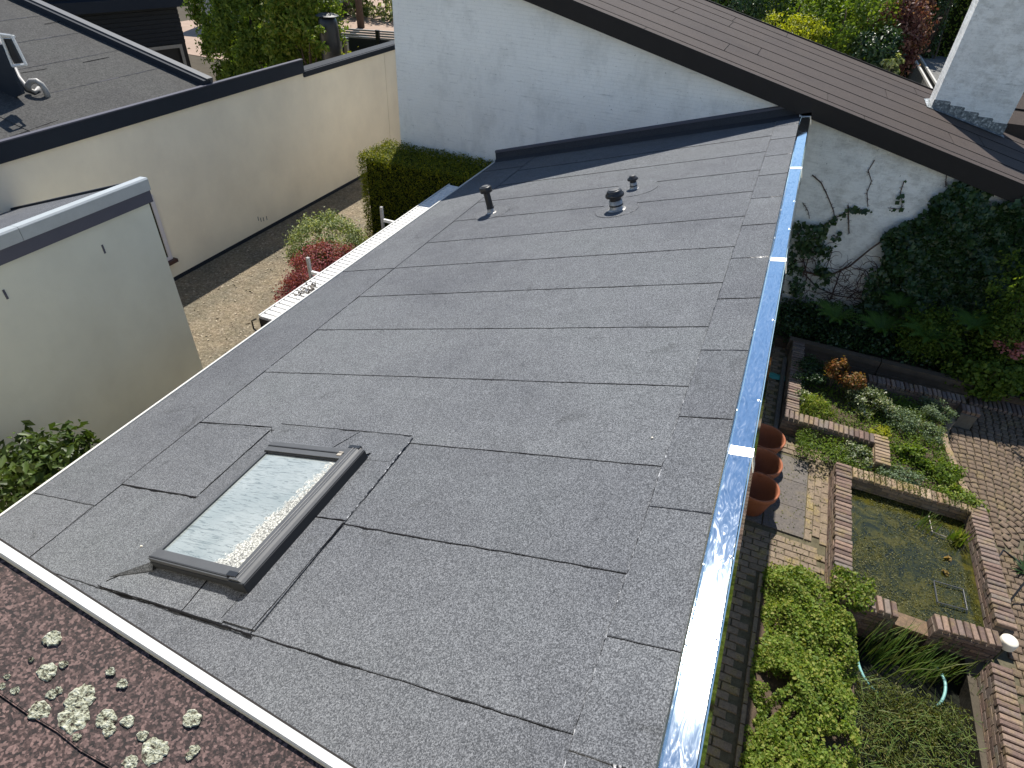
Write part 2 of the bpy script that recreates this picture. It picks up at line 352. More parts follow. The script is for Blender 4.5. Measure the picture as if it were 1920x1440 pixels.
def glassmat():
    m, nt, b = newmat('dirty_frosted_glass'); rough(b, .12, .6)
    tc = N(nt, 'ShaderNodeTexCoord').outputs['Object']
    sep = N(nt, 'ShaderNodeSeparateXYZ'); nt.links.new(tc, sep.inputs[0])
    # dried crusty deposit grows from the low right-hand edge of the pane
    n1 = noise(nt, 90, 4, .7, tc); n2 = noise(nt, 5, 4, .6, tc)
    base = ramp(nt, noise(nt, 2.2, 4, .6, tc), [(.3, (.19, .22, .22)), (.7, (.28, .305, .30))])
    streak = noise(nt, 26, 4, .6, None, 3.0)
    mp = N(nt, 'ShaderNodeMapping'); mp.inputs['Scale'].default_value = (2.2, 22, 1); nt.links.new(tc, mp.inputs[0])
    st = noise(nt, 3, 5, .7, mp.outputs[0], 1.2)
    base = mix(nt, ramp(nt, st, [(.52, (0, 0, 0)), (.60, (.6, .6, .6))]), base, (.07, .085, .085))
    # distance from right edge, local x from -.375 to .375, y from -.56 to .56
    ma = N(nt, 'ShaderNodeMath', operation='MULTIPLY_ADD'); nt.links.new(sep.outputs[1], ma.inputs[0]); ma.inputs[1].default_value = -.14; nt.links.new(sep.outputs[0], ma.inputs[2])
    mb = N(nt, 'ShaderNodeMath', operation='MULTIPLY_ADD'); nt.links.new(n2, mb.inputs[0]); mb.inputs[1].default_value = .28; nt.links.new(ma.outputs[0], mb.inputs[2])
    mask = ramp(nt, mb.outputs[0], [(.28, (0, 0, 0)), (.44, (1, 1, 1))])
    crust = ramp(nt, n1, [(.40, (.06, .062, .06)), (.5, (.24, .24, .22)), (.58, (.50, .50, .46))])
    cut = N(nt, 'ShaderNodeMath', operation='MULTIPLY_ADD'); nt.links.new(noise(nt, 45, 3, .6, tc), cut.inputs[0]); cut.inputs[1].default_value = 1.4; nt.links.new(mask, cut.inputs[2])
    mk = ramp(nt, cut.outputs[0], [(.98, (0, 0, 0)), (1.0, (1, 1, 1))])
    cut.use_clamp = False
    sub = N(nt, 'ShaderNodeMath', operation='SUBTRACT'); nt.links.new(cut.outputs[0], sub.inputs[0]); sub.inputs[1].default_value = .75
    mk = ramp(nt, sub.outputs[0], [(.35, (0, 0, 0)), (.5, (1, 1, 1))])
    cc = mix(nt, mk, base, crust)
    nt.links.new(cc, b.inputs['Base Color'])
    nt.links.new(ramp(nt, sub.outputs[0], [(.3, (.12, .12, .12)), (.5, (.8, .8, .8))]), b.inputs['Roughness'])
    return m
GLASS = glassmat()
WINGLASS = plain('dark_window_glass', (.035, .035, .02), .08, .6, var=.5, scale=3)
FRAMEW = plain('white_window_frame', (.62, .58, .60), .4, .4, var=.05)
SILL = plain('brown_sill', (.07, .035, .03), .5, .4)

L_HEDGE = leafmat('yew_leaf', [(.05, .07, .006), (.09, .12, .008), (.16, .17, .010), (.30, .28, .012)], .3)
L_DARK = leafmat('ivy_leaf', [(.018, .040, .012), (.028, .062, .018), (.04, .08, .022), (.022, .048, .014)], .2, .4, .45)
L_MID = leafmat('mid_green_leaf', [(0.065, 0.117, 0.0182), (0.104, 0.169, 0.026), (0.156, 0.208, 0.0325), (0.078, 0.13, 0.0208)], .4)
L_BRIGHT = leafmat('bright_cover_leaf', [(0.0784, 0.1344, 0.02016), (0.1232, 0.1904, 0.028), (0.1792, 0.2352, 0.0392), (0.2464, 0.2464, 0.0672)], .4)
L_YELL = leafmat('yellow_green_leaf', [(.18, .22, .02), (.28, .3, .025), (.34, .34, .03), (.14, .18, .018)], .45)
L_VARI = leafmat('variegated_leaf', [(0.069, 0.115, 0.0345), (0.1265, 0.1725, 0.0575), (0.276, 0.3105, 0.1495), (0.391, 0.414, 0.253), (0.1035, 0.138, 0.0345)], .3)
L_RED = leafmat('barberry_leaf', [(.13, .022, .035), (.22, .05, .065), (.32, .10, .11), (.16, .03, .04)], .25)
L_MAPLE = leafmat('copper_leaf', [(.06, .018, .025), (.13, .045, .045), (.3, .17, .15), (.09, .03, .033)], .3)
L_ORANGE = leafmat('orange_leaf', [(0.165, 0.056, 0.025), (0.24, 0.096, 0.04), (0.195, 0.12, 0.04), (0.105, 0.096, 0.03), (0.3, 0.16, 0.09)], .35)
L_GREY = leafmat('grey_green_leaf', [(0.0875, 0.125, 0.075), (0.1375, 0.1875, 0.1125), (0.1875, 0.2375, 0.15), (0.1, 0.15, 0.075)], .25)
L_WHITE = leafmat('white_flower_leaf', [(.07, .11, .04), (.10, .14, .05), (.13, .17, .07), (.5, .5, .42), (.08, .12, .04)], .25)
L_OLIVE = leafmat('olive_weed', [(.05, .065, .015), (.09, .11, .02), (.07, .09, .015), (.17, .15, .06)], .3)
L_FERN = leafmat('fern_leaf', [(.045, .10, .018), (.07, .135, .024), (.055, .115, .02)], .35)
L_REED = leafmat('reed_blade', [(.05, .10, .02), (.08, .14, .03), (.12, .17, .04), (.14, .15, .06)], .3)
L_PINK = leafmat('pink_flower', [(.4, .14, .16), (.5, .22, .22), (.3, .08, .1)], .3)

# ------------------------------------------------------------------ foliage helpers
def leaf_mesh(name, P, mat, size, nrm=None, aspect=.55, spread=.8, jit=.55):
    """one small folded leaf (two triangles) at each point; nrm gives a preferred facing"""
    n = len(P); P = np.asarray(P, float)
    if nrm is None: nrm = np.tile([0, 0, 1.], (n, 1))
    d = nrm+nr.normal(0, spread, (n, 3)); d /= np.linalg.norm(d, axis=1)[:, None]+1e-9
    t = nr.normal(0, 1, (n, 3)); t -= d*(t*d).sum(1)[:, None]; t /= np.linalg.norm(t, axis=1)[:, None]+1e-9
    b = np.cross(d, t); s = size*(1+nr.uniform(-jit, jit, n))[:, None]
    v = np.empty((n, 4, 3)); v[:, 0] = P-t*s*.5; v[:, 2] = P+t*s*.5-d*s*.12
    v[:, 1] = P-b*s*aspect*.5+d*s*.10; v[:, 3] = P+b*s*aspect*.5+d*s*.10
    me = bpy.data.meshes.new(name); me.vertices.add(n*4); me.vertices.foreach_set('co', v.reshape(-1))
    idx = (np.arange(n)*4)[:, None]+np.array([0, 1, 2, 0, 2, 3]); me.loops.add(n*6); me.loops.foreach_set('vertex_index', idx.reshape(-1).astype(np.int32))
    me.polygons.add(n*2); me.polygons.foreach_set('loop_start', (np.arange(n*2)*3).astype(np.int32))
    me.update(calc_edges=True); me.validate(); me.materials.append(mat); return me
def leaves(name, P, mat, size, parent=None, nrm=None, **kw):
    P = np.asarray(P, float)
    if parent is not None:
        o = np.array(WM[parent].translation); P = P-o; M = WM[parent]
    else: M = Matrix.Identity(4)
    return link(name, leaf_mesh(name, P, mat, size, nrm, **kw), parent, M)
def ell(c, r, n, clumps=40, cs=.16, shell=.55, flat=None):
    """clumpy points filling the outer part of an ellipsoid"""
    c = np.array(c, float); r = np.array(r, float)
    d = nr.normal(0, 1, (clumps, 3)); d /= np.linalg.norm(d, axis=1)[:, None]
    rad = nr.uniform(shell, 1.0, clumps)**.7
    cc = d*rad[:, None]
    k = nr.integers(0, clumps, n); off = nr.normal(0, cs, (n, 3))
    q = cc[k]+off; P = c+q*r; nn = q/r; nn /= np.linalg.norm(nn, axis=1)[:, None]+1e-9
    nn[:, 2] += .3
    keep = P[:, 2] > .01
    return P[keep], nn[keep]
def boxpts(a, b, n, rough_=.05):
    """points on the skin of a clipped block (top and sides)"""
    a = np.array(a, float); b = np.array(b, float); s = b-a
    areas = np.array([s[0]*s[1], s[0]*s[2], s[1]*s[2], s[0]*s[2], s[1]*s[2]]); k = nr.choice(5, n, p=areas/areas.sum())
    u = nr.uniform(0, 1, (n, 3)); nn = np.zeros((n, 3))
    for i, (ax, val, nv) in enumerate(((2, 1, 1), (1, 0, -1), (0, 0, -1), (1, 1, 1), (0, 1, 1))):
        mk = k == i; u[mk, ax] = val; nn[mk, ax] = nv
    P = a+u*s+nr.normal(0, rough_, (n, 3)); P -= nn*nr.uniform(0, .08, n)[:, None]
    P += nn*(np.sin(P[:, [0]]*9+P[:, [1]]*7)*np.sin(P[:, [2]]*8+P[:, [0]]*5))*.025
    return P, nn
def tree(name, base, h, crown, mat, n, size, label, cat='tree', group=None, clumps=60, cs=.15, trunk_r=.08, stems=1, shell=.5, spread=.8):
    t = empty(name, base, label, cat, group)
    mb = MB(); b = Vector(base)
    c = Vector(crown[0][0])
    for s in range(stems):
        o = Vector((rnd.uniform(-.1, .1), rnd.uniform(-.1, .1), 0))*(stems > 1)
        pts = [b+o, b.lerp(c, .35)+o*2+Vector((rnd.uniform(-.05, .05), rnd.uniform(-.05, .05), 0)), b.lerp(c, .75)+o*3, c+Vector((0, 0, crown[0][1][2]*.4))]
        mb.tube(pts, [trunk_r, trunk_r*.8, trunk_r*.55, trunk_r*.2], 7)
    for k in range(9):
        cc, rr = crown[k % len(crown)]
        e = Vector(cc)+Vector((rnd.uniform(-1, 1)*rr[0], rnd.uniform(-1, 1)*rr[1], rnd.uniform(-.3, .9)*rr[2]))*.75
        s = b.lerp(c, rnd.uniform(.4, .8)); mb.tube([s, s.lerp(e, .5)+Vector((0, 0, .08)), e], [trunk_r*.4, trunk_r*.22, trunk_r*.08], 5)
    mb.build('trunk', BARK, t, True)
    PP = []; NN = []
    tot = sum(r[0]*r[1]*r[2] for _, r in crown)
    for cc, rr in crown:
        w = rr[0]*rr[1]*rr[2]/tot; P, q = ell(cc, rr, int(n*w), max(8, int(clumps*w)), cs, shell); PP.append(P); NN.append(q)
    leaves('crown', np.vstack(PP), mat, size, t, np.vstack(NN), spread=spread)
    return t

# ================================================================== SETTING
def cells(mb, xs, ys, z, hole):
    for i in range(len(xs)-1):
        for j in range(len(ys)-1):
            if not hole((xs[i]+xs[i+1])/2, (ys[j]+ys[j+1])/2):
                mb.add([(xs[i], ys[j], z), (xs[i+1], ys[j], z), (xs[i+1], ys[j+1], z), (xs[i], ys[j+1], z)], [(0, 1, 2, 3)])
g = MB(); cells(g, [-200, 2.5, 3.72, 200], [-100, 2.0, 5.6, 300], 0, lambda x, y: 2.5 < x < 3.72 and 2 < y < 5.6)
tag(g.build('ground', GROUND), kind='structure', label='dark earth under the gardens')
g = MB(); g.box((-10.8, -6, .004), (-5.28, 18, .02)); tag(g.build('gravel_yard', GRAVEL), kind='structure', label='sunlit mossy gravel yard below the beige wall')
g = MB(); g.box((-33, 24, .003), (-9, 60, .02)); tag(g.build('garden_path', PATH), kind='structure', label='sunlit pinkish path far behind the beige wall')

# ================================================================== EXTENSION WITH THE GREY FELT ROOF
AL = R(17.39842)
ext = empty('extension', (-2.4, 6.5, 0), 'long low extension with a grey felt mono-pitch roof, skylight and bright metal edge', 'building')
w = MB(); w.box((-5.28, .62, 0), (-5.0, 12.59, 2.02)); w.box((-5.0, .62, 0), (.05, .8, 2.0))
w.box((.05, .62, 0), (.30, 12.59, 3.72)); w.build('wall', GREYG, ext)
O = Vector((2.8*math.sin(AL), 0, CZ-2.8*math.cos(AL)))
RM = Matrix.Translation(O) @ Matrix.Rotation(-AL, 4, 'Y')
roof = empty('roof', parent=ext, mat=RM)
d = MB(); d.box((-6.60, .45, -.16), (-.43, 12.585, -.012)); d.build('roof_deck', BEAD_DARK, roof, local=True)

def wob(L, n, a, seed):
    r = np.random.default_rng(seed); k = np.arange(n)/(n-1)*L
    s = np.zeros(n)
    for fq, am in ((.9, .6), (2.7, .4), (9, .3), (23, .3)): s += am*np.sin(k*fq*2+r.uniform(0, 7))*r.uniform(.5, 1)
    return s*a+r.normal(0, a*.35, n)
seed = [100]
def sheet(u0, u1, y0, y1, z=0.0, under=.09, mat=FELT, parent=None, lw=0.0, rise=.006, wa=.004, name='membrane_sheet', bead=None, sides=(), bw=.006):
    """felt strip: its near edge (y0) is raised on the strip below and ragged, its far end slips under the next"""
    parent = parent or roof; seed[0] += 1
    n = max(6, int((u1-u0)*14)); us = np.linspace(u0, u1, n); wv = wob(u1-u0, n, wa, seed[0]); wv[0] = wv[-1] = 0
    mb = MB(); v = []; f = []
    for u, q in zip(us, wv):
        v += [(u, y0+q, z-.004), (u, y0+q, z+rise), (u, y1+under, z+.0006)]
    for i in range(n-1):
        a = i*3; f += [(a, a+3, a+4, a+1), (a+1, a+4, a+5, a+2)]
    a = (n-1)*3; f += [(0, 1, 2), (a, a+2, a+1)]
    mb.add(v, f); o = mb.build(name, mat, parent, local=True)
    if bead is not None:
        r = np.random.default_rng(seed[0]+999); bb = MB(); v = []; f = []
        nn = n*3; us2 = np.linspace(u0, u1, nn); wq = np.interp(us2, us, wv)
        wd = np.clip(bw*.68*(.55+.9*np.abs(np.convolve(r.normal(0, 1, nn+8), np.ones(9)/3, 'valid')[:nn])), .001, .03)
        for u, q, d_ in zip(us2, wq, wd):
            v += [(u, y0+q-d_, z+.0008), (u, y0+q-d_*.4, z+.0035), (u, y0+q+.003, z+rise+.001)]
        for i in range(nn-1):
            a = i*3; f += [(a, a+3, a+4, a+1), (a+1, a+4, a+5, a+2)]
        bb.add(v, f); bb.build('bitumen_bead', bead, parent, local=True)
    return o
def seam(p0, p1, z=.004, wd=.005, mat=BEAD, wa=.003, parent=None, gap=0.0, name='bitumen_bead'):
    """thin ragged line of bitumen between two roof-local points"""
    parent = parent or roof; seed[0] += 1; r = np.random.default_rng(seed[0])
    p0 = np.array(p0, float); p1 = np.array(p1, float); L = np.linalg.norm(p1-p0); n = max(8, int(L*30)); t = (p1-p0)/L; q = np.array([-t[1], t[0]])
    wv = wob(L, n, wa, seed[0]); wd_ = wd*.75*np.clip(.5+.8*np.abs(np.convolve(r.normal(0, 1, n+8), np.ones(9)/3, 'valid')[:n]), .3, 3)
    if gap: wd_ *= (np.convolve(r.normal(0, 1, n+20), np.ones(21)/4.6, 'valid')[:n] > -gap)+.08
    v = []; f = []
    for i in range(n):
        c = p0+t*L*i/(n-1)+q*wv[i]; a = c-q*wd_[i]*.5; b = c+q*wd_[i]*.5
        v += [(a[0], a[1], z-.002), (c[0], c[1], z+.003), (b[0], b[1], z-.002)]
    for i in range(n-1):
        a = i*3; f += [(a, a+3, a+4, a+1), (a+1, a+4, a+5, a+2)]
    mb = MB(); mb.add(v, f); return mb.build(name, mat, parent, local=True)

YS = [.46, 1.275, 2.2, 3.115, 4.07, 5.02, 5.92, 6.83, 7.76, 8.68, 9.60, 10.52, 11.44]
YE = YS[1:]+[12.58]
for i, (a, b) in enumerate(zip(YS, YE)):
    big = i < 4
    if i in (1, 2):
        sheet(-5.65, -3.02, a, b, bead=(BEAD_DARK if i == 1 else None), bw=.008); sheet(-3.03, -.955, a, b, bead=BEAD_DARK, bw=.008)
    else:
        sheet(-5.65 if i > 1 else -6.58, -.955, a, b, bead=BEAD_DARK, bw=.009 if i == 1 else .006)
# right-hand border strips beside the metal trim
yr = [.46, 1.20, 1.79, 2.735, 3.67, 4.61, 5.55, 6.49, 7.43, 8.36, 9.30, 10.23, 11.16, 12.0]
for i, a in enumerate(yr):
    b = yr[i+1] if i+1 < len(yr) else 12.58
    sheet(-.965, -.55, a, b, z=.006, bead=BEAD if i % 2 else BEAD_DARK, bw=.006)
seam((-.967, .5), (-.967, 4.6), .010, .007, BEAD_LIGHT, .004); seam((-.967, 4.6), (-.967, 12.5), .010, .007, BEAD, .004)
# left-hand border strips along the low eave
for a, b in ((1.1, 1.924), (1.924, 6.81), (6.81, 11.7), (11.7, 12.58)):
    sheet(-6.59, -5.63, a, b, z=.006, bead=BEAD_DARK, under=.05, bw=.006)
seam((-5.625, 1.3), (-5.64, 1.93), .009, .006, BEAD_DARK); seam((-5.625, 1.93), (-5.64, 12.5), .009, .0035, BEAD, .003, gap=.3)
# patches round the skylight
sheet(-5.64, -4.62, 2.205, 3.13, z=.005, bead=BEAD_DARK, under=.0, bw=.01)
seam((-5.63, 2.21), (-5.64, 3.13), .01, .004, BEAD_DARK, gap=.2)
seam((-5.64, 3.13), (-4.64, 3.15), .011, .012, BEAD_DARK); seam((-4.64, 3.15), (-4.42, 2.93), .012, .010, BEAD_DARK)
seam((-4.62, 3.1), (-4.62, 2.25), .011, .008, BEAD_DARK, gap=.4)
sheet(-4.56, -3.06, 2.86, 3.19, z=.012, mat=FELT, under=0); seam((-4.56, 3.2), (-3.05, 3.19), .018, .008, BEAD_DARK); seam((-3.75, 2.9), (-3.6, 3.18), .019, .005, BEAD)
sheet(-3.31, -3.03, 1.30, 3.18, z=.014, mat=FELT, under=0)
seam((-3.03, 3.18), (-3.025, 2.2), .02, .009, BEAD_LIGHT, .003); seam((-3.025, 2.2), (-3.05, 1.29), .02, .009, BEAD_DARK, .003)
seam((-3.32, 2.205), (-3.02, 2.215), .021, .012, BEAD_DARK)
seam((-3.31, 2.9), (-3.30, 1.5), .02, .006, BEAD_LIGHT, .003)
sheet(-4.6, -3.31, 1.285, 1.56, z=.008, mat=FELT, under=0)
seam((-3.72, 1.53), (-3.69, 1.28), .016, .008, BEAD_DARK); seam((-3.34, 1.50), (-3.34, 1.31), .016, .006, BEAD, gap=.3)
seam((-4.58, 1.33), (-4.37, 1.53), .016, .009, BEAD_DARK); seam((-4.62, 1.28), (-3.02, 1.27), .016, .011, BEAD_DARK)
seam((-4.6, 2.2), (-4.42, 2.21), .016, .012, BEAD_DARK)
# felt dressed up against the left side of the skylight
b = MB(); b.add([(-4.60, 1.36, .016), (-4.26, 1.535, .07), (-4.26, 2.86, .07), (-4.58, 2.98, .016), (-4.26, 1.49, .018)], [(0, 1, 2, 3), (0, 4, 1)]); b.build('felt_upstand', FELT, roof, local=True)
b = MB(); b.add([(-4.58, 2.98, .018), (-4.26, 2.845, .07), (-3.3, 2.86, .06), (-3.3, 2.94, .02)], [(0, 1, 2, 3)]); b.build('felt_upstand', FELT, roof, local=True)
# felt turned up against the white gable wall
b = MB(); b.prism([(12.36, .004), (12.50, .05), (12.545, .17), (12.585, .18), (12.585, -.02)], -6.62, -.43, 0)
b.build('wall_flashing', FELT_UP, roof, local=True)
b = MB(); b.prism([(12.535, .165), (12.535, .205), (12.57, .215), (12.59, .215), (12.59, .165)], -6.62, -.43, 0); b.build('flashing_strip', FASCIA_GREY, roof, local=True)
# thin white edge profile along the low eave and its gutter lip
b = MB(); b.box((-6.635, .46, -.09), (-6.598, 12.55, .02)); b.build('eave_trim', WHITE_TRIM, roof, local=True)
# bright metal trim along the high edge, three-metre lengths with joint covers
def tz(u): return .034-math.tan(R(6.4))*(u+.575)
jy = [.44, 3.31, 6.36, 9.42, 12.40]
for a, b_ in zip(jy[:-1], jy[1:]):
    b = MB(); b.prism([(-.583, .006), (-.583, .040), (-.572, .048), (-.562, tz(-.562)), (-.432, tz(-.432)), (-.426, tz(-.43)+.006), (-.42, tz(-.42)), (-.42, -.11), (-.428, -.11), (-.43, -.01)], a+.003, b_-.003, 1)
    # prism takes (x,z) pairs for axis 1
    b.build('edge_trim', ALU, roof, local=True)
for y in jy[1:-1]+[12.36]:
    b = MB(); b.prism([(-.586, .03), (-.572, .052), (-.562, tz(-.562)+.003), (-.43, tz(-.43)+.003), (-.416, tz(-.42)+.004), (-.416, -.112), (-.432, -.112), (-.434, 0)], y-.045, y+.045, 1)
    b.build('trim_joint', ALU_PALE, roof, local=True)
for y in (1.9, 2.42, 3.9, 5.1, 7.2, 8.1): 
    b = MB(); b.lathe([(0, .006), (.006, .005), (.011, .001), (.011, 0)], Matrix.Translation((-.445, y, tz(-.445)+.001)), 10); b.build('trim_screw', ALU_PALE, roof, local=True)
b = MB(); b.box((-.60, 12.40, -.11), (-.41, 12.47, .065)); b.build('trim_end_cap', WHITE_TRIM, roof, local=True)

# skylight
sky_o = empty('skylight', parent=ext, mat=RM @ Matrix.Translation((-3.79, 2.19, 0)))
sky_o['label'] = 'grey framed skylight with frosted dirty glass'
def sb(name, boxes, mat):
    b = MB()
    for q in boxes: b.box(*q)
    return b.build(name, mat, sky_o, local=True)
sb('kerb', [((-.46, -.62, .0), (.46, .64, .068))], DARKMET)
sb('frame_bottom', [((-.49, -.665, .045), (.37, -.575, .108))], GREYMET); sb('frame_bottom_lip', [((-.485, -.672, .03), (.37, -.662, .075)), ((-.49, -.655, .106), (.36, -.645, .114))], DARKMET)
sb('frame_top', [((-.49, .545, .045), (.37, .66, .112))], GREYMET); sb('frame_top_lip', [((-.49, .535, .06), (.37, .548, .1)), ((-.49, .6, .11), (.36, .61, .118))], DARKMET)
sb('frame_left', [((-.49, -.575, .04), (-.462, .548, .098))], GREYMET)
b = MB(); b.prism([(.355, .03), (.355, .11), (.37, .125), (.455, .125), (.475, .115), (.492, .10), (.492, .0), (.47, .0)], -.672, .685, 1); b.build('frame_right', GREYMET, sky_o, local=True)
sb('side_cover', [((.490, -.676, .004), (.500, .688, .092)), ((.36, -.682, .02), (.498, -.672, .11))], DARKMET)
sb('glazing_bead', [((.41, -.66, .125), (.4135, .67, .129)), ((.44, -.66, .124), (.4425, .67, .129))], PALEMET)
sb('corner_cap', [((.33, -.655, .108), (.42, -.62, .132)), ((.36, .665, .06), (.47, .70, .128))], BLACKP)
sb('label_tag', [((.30, .575, .112), (.345, .62, .118))], WOODL)
sb('pane', [((-.462, -.575, .07), (.355, .548, .082))], GLASS)

# roof vents stand square to the slope
def vent(u, y, h, r, rc, kind, label):
    vM = RM @ Matrix.Translation((u, y, 0)); v = empty('vent_pipe', parent=ext, mat=vM); v['label'] = label
    rd = {0: .30, 1: .31, 2: .37}[kind]
    b = MB(); b.lathe([(0, .010), (rd, .008), (rd+.003, .004)], None, 48); b.build('felt_disc', FELT, v, local=True)
    b = MB()
    for k in range(60):
        a0 = 2*math.pi*k/60; a1 = 2*math.pi*(k+1)/60
        if kind == 0 and not (a0 < 1.4 or 3.2 < a0 < 3.8 or a0 > 5.2): continue
        if kind == 2 and not (a0 < 1.8 or a0 > 4.6): continue
        w0 = .003+.003*abs(math.sin(k*1.7)); w1 = .003+.003*abs(math.sin((k+1)*1.7))
        b.add([(math.cos(a0)*(rd-.001), math.sin(a0)*(rd-.001), .0095), (math.cos(a0)*(rd+w0), math.sin(a0)*(rd+w0), .0088), (math.cos(a1)*(rd+w1), math.sin(a1)*(rd+w1), .0088), (math.cos(a1)*(rd-.001), math.sin(a1)*(rd-.001), .0095)], [(0, 1, 2, 3)])
    b.build('bitumen_ring', BEAD, v, local=True)
    b = MB(); s0 = .075 if kind == 0 else h*.5
    b.lathe([(r*1.55, .009), (r*1.3, .016), (r*1.12, .035), (r*1.1, s0), (r, s0+.004)], None, 32); b.build('sleeve', SLEEVE, v, True, True)
    b = MB(); b.lathe([(r*1.115, s0*.45), (r*1.2, s0*.5), (r*1.115, s0*.62)], None, 24) if kind else b.lathe([(r*1.0, s0), (r*1.12, s0+.004), (r*1.12, s0+.03), (r, s0+.035)], None, 24); b.build('collar', BLACKP, v, True, True)
    b = MB(); b.lathe([(r*.98, s0), (r*.98, h-.03), (r*.9, h)], None, 32); b.build('pipe', BLACKP, v, True, True)
    b = MB()
    if kind == 0: b.lathe([(r*.95, h-.10), (rc*.92, h-.085), (rc, h-.07), (rc, h-.01), (rc*.9, h+.004), (rc*.8, h+.008), (0, h+.012)], None, 32)
    elif kind == 1: b.lathe([(r*.95, h-.075), (rc*.95, h-.085), (rc, h-.07), (rc*.96, h-.045), (rc*.8, h-.03), (rc*.8, h-.012), (rc*.7, h+.005), (rc*.35, h+.016), (0, h+.018)], None, 36)
    else: b.lathe([(r*.95, h-.06), (rc*.9, h-.062), (rc, h-.05), (rc*.9, h-.03), (rc*.62, h-.018), (rc*.58, h), (0, h+.008)], None, 30)
    b.build('cap', BLACKP if kind != 1 else BLACKP, v, True, True)
    b = MB(); b.lathe([(rc*.62, h+.010), (rc*.6, h+.018), (rc*.5, h+.022), (0, h+.024)] if kind < 2 else [(rc*.5, h+.006), (rc*.4, h+.012), (0, h+.014)], None, 28); b.build('cap_top', GREYMET, v, True, True)
vent(-5.04, 8.93, .43, .056, .10, 0, 'tall thin black vent pipe nearest the low eave')
vent(-2.775, 8.47, .28, .085, .135, 1, 'squat black mushroom vent on a pale sleeve')
vent(-2.755, 9.37, .20, .050, .085, 2, 'smallest mushroom vent, behind the squat one')
# small white flecks lying on the felt
b = MB()
for u, y in ((-4.62, 1.66), (-3.09, 1.98), (-1.1, 3.4), (-1.7, .78)):
    b.lathe([(0, .018), (.007, .016), (.010, .008)], Matrix.Translation((u, y, 0)), 7)
b.build('bird_droppings', LAMPW, roof, local=True)

# ================================================================== NEAR HOUSE WITH THE BROWN GRANULE ROOF
Y0 = .42
pa = ony(0, 1018, Y0); pb = ony(655, 1440, Y0); KS = (pb-pa)[2]/(pb-pa)[0]
def nz(x): return pa[2]+(x-pa[0])*KS
uh = empty('near_house', (0, -4, 0), 'near house with a reddish brown granule roof spotted with lichen', 'building')
b = MB(); b.prism([(-8.5, 0), (4.5, 0), (4.5, nz(4.5)-.30), (-8.5, nz(-8.5)-.30)], Y0-.1, Y0-.35, 1); b.build('wall', BEIGE, uh)
SL = math.atan(KS)
NM = Matrix.Translation((0, Y0, nz(0)-.045)) @ Matrix.Rotation(-SL, 4, 'Y')
nroof = empty('roof', parent=uh, mat=NM)
cs_ = math.cos(SL)
b = MB(); b.box((-8.8/cs_, -9, -.2), (4.8/cs_, -.012, -.012)); b.build('roof_deck', FASCIA_BROWN, nroof, local=True)
sheet(-8.8, 4.9, -.47, -.016, parent=nroof, mat=BROWN_NEAR, under=0, rise=.010, wa=.006)
def near_local(px, py):
    P = onp(px, py, (-math.sin(SL), 0, math.cos(SL)), NM.translation); return NM.inverted() @ Vector(P)
q0, q1 = near_local(0, 1305), near_local(190, 1440)
ye = (q0.y+q1.y)/2
nroof.children[-1].data.vertices
bpy.data.objects.remove(nroof.children[-1])
sheet(-8.8, 4.9, ye, -.016, parent=nroof, mat=BROWN_NEAR, under=0, rise=.010, wa=.005, bead=BEAD_DARK, bw=.010)
yy = ye
for k in range(6): sheet(-8.8, 4.9, yy-.92, yy, z=-.004, parent=nroof, mat=BROWN_NEAR, under=.0, rise=.005); yy -= .92
b = MB(); b.box((-8.85, -.012, -.10), (4.9, .010, .020)); b.build('edge_trim', WHITE_TRIM, nroof, local=True)
b = MB(); b.box((-8.85, .010, -.16), (4.9, .020, .0)); b.build('fascia_board', FASCIA_BROWN, nroof, local=True)
for (px, py, r) in ((100, 1200, 17), (90, 1262, 17), (155, 1310, 24), (140, 1350, 26), (75, 1335, 18), (98, 1305, 10), (200, 1350, 18), (205, 1372, 12), (240, 1355, 12), (208, 1262, 9), (230, 1285, 10), (290, 1410, 24), (245, 1432, 13), (360, 1350, 17), (268, 1382, 10), (365, 1408, 10), (30, 1298, 8), (5, 1290, 7), (15, 1272, 6), (110, 1298, 8), (165, 1300, 9), (120, 1248, 8), (145, 1385, 8), (60, 1240, 5), (355, 1420, 8), (135, 1320, 12)):
    c = near_local(px, py); rr = r/F*2.0
    b = MB(); K = 26; ph = rnd.uniform(0, 6); rings = (.25, .5, .72, .88, 1.0)
    v = [(c.x, c.y, .012)]; f = []
    lob = [1+.08*math.sin(3*2*math.pi*j/K+ph)+.05*math.sin(7*2*math.pi*j/K+ph*2)+rnd.uniform(-.09, .09) for j in range(K)]
    for gi, q in enumerate(rings):
        for j in range(K):
            a = 2*math.pi*(j+rnd.uniform(-.2, .2))/K; l = lob[j]*rr*q*.72
            h = (.0095 if gi == 4 else .0115+rnd.uniform(-.001, .0025))
            v.append((c.x+math.cos(a)*l, c.y+math.sin(a)*l*.9, h))
    for j in range(K): f.append((0, 1+j, 1+(j+1) % K))
    for g_ in range(4):
        for j in range(K): f.append((1+g_*K+j, 1+(g_+1)*K+j, 1+(g_+1)*K+(j+1) % K, 1+g_*K+(j+1) % K))
    b.add(v, f); b.build('lichen', LICHEN, nroof, local=True)
